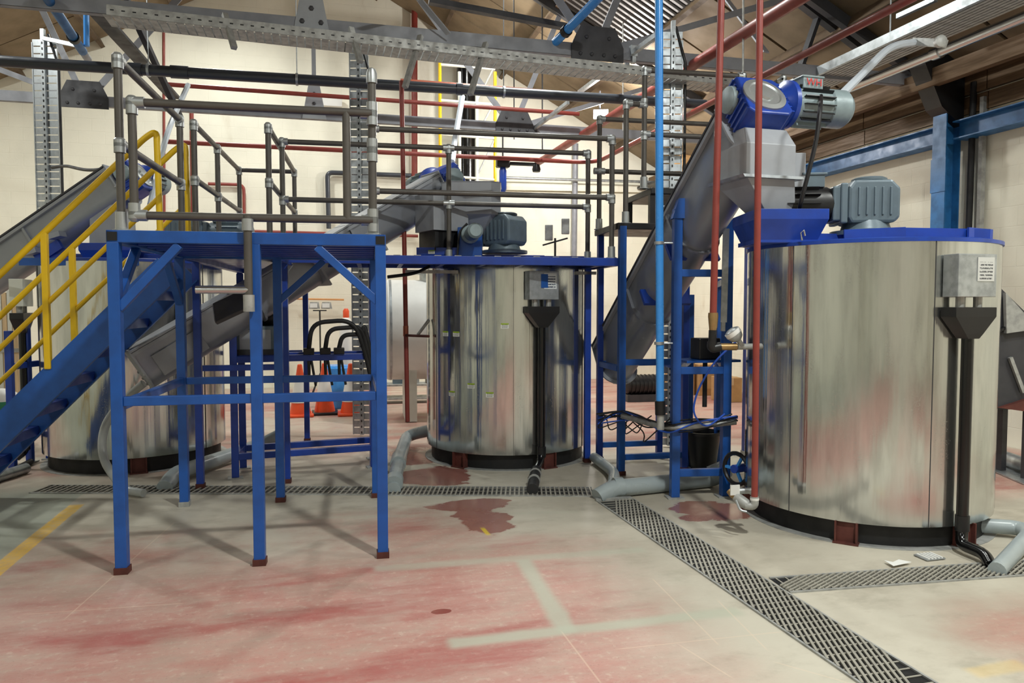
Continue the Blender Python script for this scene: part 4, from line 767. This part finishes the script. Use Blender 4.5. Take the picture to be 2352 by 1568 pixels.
obj('valve_body', MB().tube([U(1718,1160,5.02),U(1702,1150,5.05),U(1690,1140,5.08)], [.035,.04,.032], 14), 'galvdull', T); obj('nipple', MB().tube([U(1692,1142,5.08),U(1682,1134,5.1),U(1676,1126,5.12)], .026, 12), 'brass', T); obj('branch', MB().cyl(U(1680,1128,5.12), U(1735,1126,5.12), .022, 12), 'fitting', T); obj('tag', MB().box(U(1688,1125,5.06), (.07,.01,.07)), 'white', T, False); obj('handle', MB().tube(fillet([U(1690,1148,5.0),U(1700,1172,4.97),U(1715,1175,4.96)], .05, 4), .008, 8), 'galv', T)
P = pipe('red_riser', 'shorter red riser pipe ending in brass fittings beside the tall blue stand', [U(1658,-60,5.25), U(1638,722,5.25)], .0245, 'redpipe', n=16)
obj('brass_union', MB().tube([U(1638,718,5.25),U(1638,726,5.25),U(1638,750,5.25),U(1637,760,5.25)], [.034,.036,.03,.024], 14), 'brass', P); obj('valve_stack', MB().cyl(U(1637,758,5.25), U(1636,790,5.25), .028, 14), 'black', P)
obj('elbow', MB().tube(fillet([U(1636,785,5.25), U(1634,800,5.25), U(1655,796,5.25)], .05, 5), .034, 14), 'black', P); obj('brass_coupling', MB().cyl(U(1655,796,5.25), U(1692,796,5.25), .026, 14), 'brass', P); obj('feed_pipe', MB().cyl(U(1692,796,5.25), U(1748,795,5.33), .022, 14), 'galvdull', P)
T = thing('angle_valve', 'round grey angle-seat valve on the feed pipe to the right tank', 'valve', U(1690,790,5.25)); d_ = (U(1682,762,5.25)-U(1705,792,5.25)).normalized()
obj('stem', MB().cyl(U(1705,794,5.25), U(1694,778,5.25), .018, 12), 'galvdull', T); obj('actuator', MB().lathe([(.02,0),(.045,.02),(.055,.05),(.05,.09),(.03,.1)], U(1697,782,5.25), d_, 20), 'fitting', T); obj('band', MB().lathe([(.056,.055),(.058,.055),(.058,.085),(.052,.085)], U(1697,782,5.25), d_, 20), 'white', T)
# grey waste pipes on the floor
z = .075
pipe('waste_pipe', 'fat grey waste pipe with end bend running to the drain under the tall stand', [G(1668,1078,.17), G(1640,1098,z), G(1405,1122,z), G(1372,1142,.02)], .072, 'pvc', .25, 18, joints=[(G(1410,1120,z),G(1430,1119,z)),(G(1632,1092,.10),G(1662,1080,.15))])
pipe('waste_pipe', 'narrower grey waste pipe joining from behind the bridge leg', [G(1365,1050,.06), G(1412,1085,.06), G(1408,1112,.07)], .05, 'pvc', .2, 16)
pipe('waste_pipe', 'grey waste pipe from the centre tank to the drain beside the front platform leg', [G(1000,985,.25), G(935,1000,.12), G(915,1060,.08), G(903,1125,.02)], .065, 'pvc', .2, 18, joints=[(G(917,1050,.08),G(914,1066,.08)),(G(907,1100,.08),G(905,1112,.06))])
pipe('waste_pipe', 'grey waste pipe with end bend running from the left tank across behind the platform legs', [G(640,1000,.18), G(600,1020,.09), G(400,1088,.085), G(378,1120,.02)], .068, 'pvc', .25, 18)
pipe('waste_pipe', 'grey waste pipe at the right edge bending forward to the side drain', [G(2240,1205,.07), G(2345,1212,.07), G(2365,1228,.07), G(2290,1310,.02)], .05, 'pvc', .12, 16)
P = pipe('clear_hose', 'thick translucent hose looping down in front of the left tank', [G(330,1132,.04), G(283,1125,.05), U(232,1050,6.3), U(238,970,6.35), U(300,905,6.5), U(330,880,6.5)], .035, 'hose', .35, 14, cat='hose')
# drain pipe end of the centre tank: corrugated hose
T = thing('corrugated_hose', 'short black corrugated hose clamped to the centre drain pipe end', 'hose', G(1226,1128)); a_, b_ = G(1231,1080,.05), G(1223,1124,.045); rs = []; ps = []
for i in range(17): ps.append(a_+(b_-a_)*(i/16)); rs.append(.042 if i % 2 else .05)
obj('hose', MB().tube(ps, rs, 14), 'rubber', T)
for f in (.2,.55): obj('hose_clamp', MB().lathe([(.052,-.01),(.056,-.01),(.056,.01),(.052,.01)], a_+(b_-a_)*f, b_-a_, 14), 'galvdull', T)
# ------------------------------------------------------------------ floor drains
def drain(label, p, q, w, skew=90, sec=.5, gap=.038, bw=.014):
    T = thing('floor_drain', label, 'drain', (p+q)/2); d, s, n = frame(q-p); L = (q-p).length
    obj('channel', MB().bar(p+Z_*.001, q+Z_*.001, w, .002), 'black', T, False)
    for sg in (-1,1): obj('edge_strip', MB().bar(p+s*sg*(w/2)+Z_*.005, q+s*sg*(w/2)+Z_*.005, .012, .010), 'galvdull', T, False)
    k = max(1, round(L/sec)); th = math.radians(skew); st = gap/abs(math.sin(th)); half = (w/2-.006)/math.tan(th) if abs(skew) != 90 else 0.0
    secs = [MB() for _ in range(k)]; m_ = int(L/st)
    for j in range(m_+1):
        c = L*(j+.5)/m_; y0, y1 = -(w/2-.006), w/2-.006; x0, x1 = c-half, c+half
        if x1 < x0: x0, x1, y0, y1 = x1, x0, y1, y0
        if x1-x0 > 1e-6:
            if x0 < 0: y0 += (y1-y0)*(-x0)/(x1-x0); x0 = 0
            if x1 > L: y1 = y0+(y1-y0)*(L-x0)/(x1-x0); x1 = L
            if x1-x0 < .03: continue
        elif c > L: continue
        secs[min(k-1, int(k*min(max(c,0),L-.001)/L))].bar(p+d*x0+s*y0+Z_*.008, p+d*x1+s*y1+Z_*.008, bw, .009)
    for i, mb in enumerate(secs):
        a, b = L*i/k+.004, L*(i+1)/k-.004
        if abs(skew) == 90:
            for sg in (-.34,0,.34): mb.box(p+d*(a+b)/2+s*sg*w+Z_*.0045, (b-a,.008,.003), (d,s,Z_))
        else:
            n_ = int((b-a)/.06)
            for j in range(n_): mb.box(p+d*(a+(b-a)*(j+.5)/n_)+Z_*.0045, (.009, w-.012, .003), (d,s,Z_))
        obj('grate_section', mb, 'gratesteel', T, False)
    return T
drain('steel-barred floor drain running across the hall in front of the centre tank', G(870,1128), G(1362,1130), .3, 90)
drain('dark floor drain continuing left behind the platform legs', G(90,1124), G(862,1128), .26, 90, gap=.05)
drain('wide steel-barred floor drain running towards the camera at right', G(1411,1148), G(2092,1590), .31, 22, gap=.027, bw=.0125)
drain('steel-barred floor drain branching off to the right in front of the big tank', G(1790,1345), G(2480,1296), .22, -32, gap=.024, bw=.011)
tag(obj('drain_corner_bar', MB().bar(G(1368,1147,.012), G(1450,1143,.012), .04, .02), 'galvdull', smooth=False), 'loose steel bar lying across the junction of two floor drains', 'bar')
T = thing('small_grate', 'small loose slotted drain cover lying in front of the right tank', 'grate', G(2135,1278)); gc = G(2135,1278,.008)
obj('rim', MB().box(gc, (.14,.11,.006)), 'galv', T, False)
for i in range(5): obj('bar', MB().box(gc+V((-.05+.025*i,0,.006)), (.012,.1,.008)), 'white', T, False)
tag(obj('torn_film', MB().extr([(0,0),(.16,.03),(.12,.09),(.05,.06),(.02,.1)], G(2052,1300,.016), X_, Y_, V((0,0,.002))), 'white', smooth=False), 'scrap of white film stuck to the side drain', 'scrap')
# ------------------------------------------------------------------ floodlight under the platform, lamps, clutter
T = thing('led_floodlight', 'flat black LED floodlight tilted beneath the gate stop pipe', 'lamp', U(530,705,5.2)); pc = U(530,704,5.2); e1 = (U(562,688,5.2)-U(498,718,5.2)).normalized(); n_ = (cw(.0,-.8,.7)).normalized(); n_ = (n_-e1*n_.dot(e1)).normalized(); e2 = n_.cross(e1)
obj('housing', MB().box(pc, (.25,.19,.03), (e1,e2,n_)), 'trussdark', T, False, bev=.006); obj('bracket', MB().bar(pc+e1*.11, U(560,672,4.8), .03, .012), 'black', T, False); obj('edge_trim', MB().box(pc-e1*.122, (.006,.16,.034), (e1,e2,n_)), 'galv', T, False)
def tank_h():
    T = thing('storage_tank', 'white horizontal storage tank standing behind the centre tank', 'tank', cw(-.9,10.6)); c = cw(-1.75,10.4,1.25); a = EX
    obj('vessel', MB().lathe([(.05,-.32),(.35,-.26),(.58,-.14),(.70,0),(.70,2.6),(.58,2.74),(.3,2.86),(.05,2.9)], c, a, 48), 'white', T)
    for x_ in (.02,1.3,2.55): obj('weld_band', MB().lathe([(.70,0),(.706,0),(.706,.03),(.70,.03)], c+a*x_, a, 48), 'galv', T)
    for x_ in (.3,2.2):
        obj('saddle', MB().box(c+a*x_-Z_*.85, (.16,.9,.78), TAX), 'offwhite', T, False)
    obj('manway', MB().lathe([(.25,0),(.25,.12),(.3,.12),(.3,.16),(.1,.18)], c+a*.7+Z_*.66, Z_, 24), 'galv', T)
tank_h()
T = thing('storage_rack', 'low slotted steel rack with dark machine parts under the white storage tank', 'rack', G(930,930)); rc = G(935,925)
for dx in (-.5,.0,.5): obj('upright', MB().box(rc+EX*dx+Z_*.3, (.045,.045,.6), TAX), 'galvdull', T, False)
for h in (.08,.3): obj('shelf', MB().box(rc+Z_*h+EY*.1, (1.1,.4,.03), TAX), 'galvdull', T, False)
for i in range(4):
    p_ = rc+EX*(-.42+.27*i)+EY*.1+Z_*.315; o = obj('machine_part', MB().box(p_+Z_*.07, (.16,.2,.14), TAX).lathe([(.05,0),(.05,.12),(.03,.14)], p_+Z_*.14, Z_, 10), ('black','motorgrey','galvdull','black')[i], smooth=False); tag(o, ('black motor part at the left of the low rack','grey motor part on the low rack beside the black one','pale cast part on the low rack under the white tank','black motor part at the right of the low rack behind the red riser')[i], 'machine part')
for i, (u, v) in enumerate(((690,955),(746,950),(806,952))):
    T = thing('traffic_cone', 'orange and white traffic cone, '+('left','middle','right')[i]+' of the three behind the blue stand', 'cone', G(u,v), 'traffic cones'); p_ = G(u,v)
    obj('base', MB().box(p_+Z_*.02, (.38,.38,.04)), 'black' if i == 1 else 'orange', T, False, bev=.015); obj('cone', MB().lathe([(.15,.04),(.105,.28),(.02+.012,.74),(.02,.75)], p_, Z_, 24), 'orange', T); obj('sleeve', MB().lathe([(.125,.20),(.128,.2),(.077,.50),(.072,.5)], p_, Z_, 24), 'white', T)
T = thing('gas_cylinder', 'white gas cylinder with red cap standing by the back cable riser', 'cylinder', G(797,930)); p_ = G(797,922)
obj('body', MB().lathe([(.1,0),(.11,.02),(.11,1.25),(.08,1.36),(.04,1.4)], p_, Z_, 20), 'white', T); obj('cap', MB().lathe([(.05,1.38),(.05,1.5),(.03,1.54)], p_, Z_, 16), 'orange', T)
tag(obj('plastic_drum', MB().lathe([(.2,0),(.22,.03),(.22,.28),(.225,.3),(.22,.32),(.22,.62),(.19,.66),(.17,.66)], G(772,935), Z_, 24), 'lightblue'), 'blue plastic drum behind the traffic cones', 'drum')
T = thing('work_light', 'twin-head work light on a thin stand before the back wall', 'lamp', G(737,905)); p_ = G(737,905); 
obj('pole', MB().cyl(p_, p_+Z_*1.5, .014, 8), 'black', T); obj('cross_bar', MB().bar(p_+Z_*1.5-ca*.12, p_+Z_*1.5+ca*.12, .02, .02), 'black', T, False)
for sg in (-1,1):
    hh = obj('lamp_head', MB().loft([[p_+Z_*(1.53+z)+ca*(sg*.11+x*k_)+sa_*.05*k_ for x, z in ((-.1,0),(.1,0),(.08,.12),(-.08,.12))] for k_ in (1,.6)]), 'galvdull', T, False); obj('glass', MB().box(p_+Z_*1.59+ca*sg*.11+sa_*-.0, (.13,.01,.08), (ca,sa_,Z_)), 'white', hh, False)
for k_ in range(3): obj('tripod_leg', MB().cyl(p_+Z_*.4, p_+V((math.cos(k_*2.1)*.3,math.sin(k_*2.1)*.3,.0)), .01, 6), 'black', T)
T = thing('work_light', 'small twin work light standing up behind the bridge deck right of the gearbox', 'lamp', U(1275,585,9)); p_ = U(1275,585,9.5); p_.z = 0
obj('pole', MB().cyl(p_, p_+Z_*2.45, .014, 8), 'black', T); obj('cross_bar', MB().bar(p_+Z_*2.4-ca*.16-Z_*.04, p_+Z_*2.4+ca*.16+Z_*.05, .02, .02), 'black', T, False)
for dx, dz in ((-.08,2.52),(.13,2.6)): obj('lamp_head', MB().box(p_+ca*dx+Z_*dz, (.1,.06,.2), (ca,sa_,Z_)), 'galvdull', T, False, bev=.01)
tag(obj('bucket', MB().lathe([(.13,0),(.135,.0),(.175,.33),(.185,.33),(.185,.36),(.17,.36),(.125,.02)], G(1612,1072), Z_, 28), 'black'), 'black plastic bucket standing behind the tall blue stand', 'bucket')
for i, (u, v, w, h, lab) in enumerate(((1625,905,.5,.55,'large cardboard box stacked behind the tall blue stand'),(1668,920,.36,.4,'small cardboard box beside the right tank edge, far back'),(1560,905,.4,.62,'tall cardboard box far back between bright blue pipe and stand'))):
    p_ = G(u,v); o = thing('cardboard_box', lab, 'box', p_); obj('carton', MB().box(p_+Z_*(h/2), (w,.4,h), TAX), 'cardboard', o, False, bev=.006); obj('tape', MB().box(p_+Z_*(h+.001), (w+.004,.05,.003), TAX).box(p_+Z_*(h-.06)-EY*.2, (.05,.003,.12), TAX), 'woodpale', o, False)
T = thing('workbench_machine', 'black motor unit lying on the floor behind the blue stands', 'machine', G(1478,925)); p_ = G(1478,920)
obj('body', MB().lathe([(.1,-.34),(.16,-.3),(.16,.3),(.1,.34)], p_+Z_*.27, EX, 20), 'black', T); obj('cradle', MB().box(p_+Z_*.06, (.66,.3,.12), TAX), 'trussdark', T, False)
for i in range(8): obj('fin', MB().lathe([(.16,0),(.175,0),(.175,.02),(.16,.02)], p_+Z_*.27+EX*(-.26+.07*i), EX, 20), 'black', T)
# left clutter
T = thing('timber_stack', 'upright pale timber planks strapped together at the left edge', 'timber', U(28,860,9.0)); p_ = U(28,860,9.0); p_.z = 0
for i in range(4): obj('plank', MB().box(p_+ca*(-.1+.062*i)+Z_*.86, (.056,.1,1.72+.06*(i % 3)), (ca,sa_,Z_)), 'woodpale' if i % 2 else 'offwhite', T, False, bev=.003)
obj('strap', MB().box(p_+Z_*1.05-sa_*.0, (.27,.112,.05), (ca,sa_,Z_)), 'galvdull', T, False)
T = thing('rubble_sack', 'white sack with green print at the left edge by the stair foot', 'sack', U(5,950,7.6)); p_ = U(2,950,8.2)
obj('crate', MB().box(V((p_.x,p_.y,.2)), (.4,.4,.4)), 'trussdark', T, False); sk = obj('sack', MB().lathe([(.1,.4),(.2,.42),(.22,.5),(.18,.6),(.1,.66),(.03,.67)], V((p_.x,p_.y,0)), Z_, 14), 'white', T); obj('print', MB().lathe([(.19,.4),(.206,.42),(.225,.5),(.21,.54)], V((p_.x,p_.y,0)), Z_, 14), 'green', sk)
for i, (u0, v0, u1, v1, r_, m) in enumerate(((0,1110,70,1060,.03,'trussdark'),(0,1092,60,1075,.05,'galv'))): tag(obj('scrap_pipe', MB().cyl(G(u0-60,v0+20,r_), G(u1,v1,r_), r_, 12), m), ('dark steel bar lying on the floor at far left','pale pipe offcut lying on the floor at far left')[i], 'pipe')
# flue, scaffold frame and wall bits at the back
T = thing('flue', 'black vertical flue duct on the back wall', 'duct', PY(1072,440,14.6)); a, b = PY(1072,445,14.55), PY(1072,-120,14.55); b.x = a.x; b.y = a.y
obj('duct', MB().cyl(a, b, .19, 28), 'blackgloss', T)
for f in (.25,.55,.8): obj('collar', MB().lathe([(.19,-.04),(.205,-.04),(.205,.04),(.19,.04)], a+(b-a)*f, Z_, 28), 'black', T)
T = thing('scaffold_tower', 'yellow and white pipe scaffold tower beside the black flue', 'scaffold', G(1075,880))
pr = lambda u, v: PY(u, v, 13.4)
for u in (1010,1055,1095,1137):
    p_ = pr(u,130 if u == 1010 else 165); q_ = V((p_.x,p_.y,0)); m1 = V((p_.x,p_.y,3.3)); obj('standard', MB().cyl(q_, p_, .03, 10), 'offwhite' if u in (1055,1095) else 'yellow', T)
for v in (150,232,310,405): obj('ledger', MB().cyl(pr(1010,v-2), pr(1137,v+8), .025, 10), 'offwhite', T)
for v0, v1 in ((232,150),(310,232),(405,318)): obj('diagonal', MB().cyl(pr(1095,v0), pr(1137,v1), .018, 8), 'galvdull', T)
T = thing('air_regulator', 'black air filter regulator hanging from the pipes near the back wall', 'regulator', U(1155,390,12)); p_ = U(1155,375,12.2)
obj('body', MB().box(p_, (.22,.14,.14)), 'black', T, False, bev=.02); obj('bowl', MB().lathe([(.04,0),(.06,-.06) ,(.06,-.36),(.03,-.42)][::-1], p_-Z_*.06, Z_, 16), 'motorblue', T); obj('drop_pipe', MB().cyl(p_, p_+Z_*.9, .014, 8), 'cable', T); obj('link', MB().bar(p_, U(1232,378,12.2), .06, .05), 'black', T, False); obj('gauge', MB().lathe([(.06,0),(.07,.04),(.05,.12)], U(1232,372,12.2)-Z_*.16, Z_, 16), 'black', T)
for i, (u, v0, v1, Z) in enumerate(((1245,60,350,12),(1180,60,320,12),(1705,-60,255,7.5),(1430,120,300,11.5))): tag(obj('hanging_wire', MB().cyl((lambda p: V((p.x,p.y,roofz(p.x)-.03)))(U(u,v0,Z)), U(u+1,v1,Z), .01 if i else .012, 6), 'galvdull' if i > 1 else 'cable'), ('thin drop wire above the black gauge','dark drop rod left of the black gauge','white hanging rod between the red risers and bright blue pipe','thin wire hanging right of the floodlamp')[i], 'wire')
tag(obj('junction_box', MB().box(PY(760,235,14.9), (.42,.1,.16)), 'white', smooth=False, bev=.01), 'white junction box on the back wall above the swing gate', 'box')
T = thing('paper_sack', 'crumpled brown paper bundle on a shelf high in the back right corner', 'sack', PY(1590,400,13.6)); p_ = PY(1592,378,13.6)
rg_ = []
for i in range(7):
    x_ = -.42+.14*i; r_ = .24*math.sin(PI*(i+.5)/7)**.5; rg_.append([p_+X_*x_+Y_*math.cos(2*PI*k_/10)*r_*random.uniform(.85,1.1)+Z_*math.sin(2*PI*k_/10)*r_*random.uniform(.8,1.15) for k_ in range(10)])
obj('bundle', MB().loft(rg_), 'cardboard', T, False); obj('shelf', MB().box(p_-Z_*.3+Y_*.3, (1.3,1.9,.05)), 'black', T, False)
# metal sheets on the floor behind the right tank
for i, (u0, v0, u1, v1, h, lab) in enumerate(((2296,1056,2420,1105,.04,'flat galvanised sheet lying on the floor behind the right tank'),(2290,1040,2420,1085,.09,'round silver duct lying on top of the sheet behind the right tank'))):
    a, b = G(u0,v0,h), G(u1,v1,h)
    tag(obj('metal_sheet' if not i else 'duct_length', MB().bar(a-Z_*.03, b-Z_*.03, .5, .012) if not i else MB().cyl(a+V((0,.2,0)), b+V((0,.2,0)), .07, 18), 'galv', smooth=bool(i)), lab, 'sheet' if not i else 'duct')
T = thing('handwheel_valve', 'black handwheel valve with blue body at the lower left of the right tank', 'valve', U(1690,1095,5.9)); hc = U(1691,1076,5.9); hx = cw(-.85,-.5).normalized(); h1 = hx.cross(Z_).normalized()
obj('rim', MB().tube([hc+(h1*math.cos(2*PI*k_/20)+Z_*math.sin(2*PI*k_/20))*.125 for k_ in range(21)], .018, 8, cap=False), 'black', T)
for k_ in range(3): obj('spoke', MB().bar(hc, hc+(h1*math.cos(2.1*k_)+Z_*math.sin(2.1*k_))*.12, .02, .02), 'lightblue', T, False)
obj('hub', MB().cyl(hc+hx*.03, hc-hx*.12, .035, 14), 'motorblue', T)
# level gauge and hand cables of the left conveyor motor
tag(obj('motor_cable', MB().tube(fillet([U(120,385,9.0), U(150,380,8.8), U(200,392,8.3), U(265,385,7.7)], .3, 6), .018, 8), 'cable'), 'black cable running from the left cable riser to the left conveyor motor', 'cable')
tag(obj('white_conduit', MB().tube(fillet([U(432,195,9.0), U(405,255,8.6), U(380,315,8.0), U(345,470,7.6)], .6, 6), .03, 8), 'cablewhite'), 'pale flexible conduit dropping to the left conveyor motor', 'conduit')
tag(obj('white_conduit', MB().tube(fillet([U(1062,222,9.2), U(1045,320,8.6), U(1038,372,8.2)], .6, 6), .035, 8), 'cablewhite'), 'pale flexible conduit dropping to the centre conveyor motor', 'conduit')
tag(obj('bridge_cable', MB().tube(fillet([U(985,612,7.2), U(955,628,7.0), U(890,636,6.9)], .3, 6), .016, 8), 'cable'), 'black cable sagging under the bridge left of the centre tank', 'cable')
T = thing('control_box', 'grey control box with black drive on the blue stand behind the middle platform leg', 'box', U(592,812,7.05)); p_ = U(592,780,7.05)
obj('cabinet', MB().box(p_, (.36,.3,.27), TAX), 'motorgrey', T, False, bev=.008); obj('drive', MB().lathe([(.07,-.13),(.09,-.1),(.09,.1),(.06,.13)], p_+Z_*.22+EX*.06, EX, 18), 'black', T); obj('door', MB().box(p_-EY*.153, (.28,.008,.2), TAX), 'greypaint', T, False); obj('base', MB().box(V((p_.x,p_.y,1.16)), (.44,.34,.05), TAX), 'trussdark', T, False)
T = thing('solenoid_box', 'black solenoid box inside the tall blue stand beside the brass fittings', 'box', U(1622,800,6.35)); p_ = U(1620,800,6.3)
obj('case', MB().box(p_, (.2,.16,.18)), 'black', T, False, bev=.01); obj('gland', MB().cyl(p_-Z_*.09, p_-Z_*.5, .02, 10), 'rubber', T); obj('shelf', MB().box(V((p_.x,p_.y,p_.z-.1)), (.5,.3,.02)), 'blue', T, False)
l1, l2 = G(30,1078), G(70,1062); dd = cw(.05,.5)
frame4('conveyor_stand', 'dark blue leg frame under the far left conveyor behind the staircase', [l1,l2,l2+dd,l1+dd], 1.5, [(0,1,1.0),(1,2,1.0),(2,3,1.0),(0,1,.3)], 'blue2', .06, [1.35,1.5,1.5,1.35])
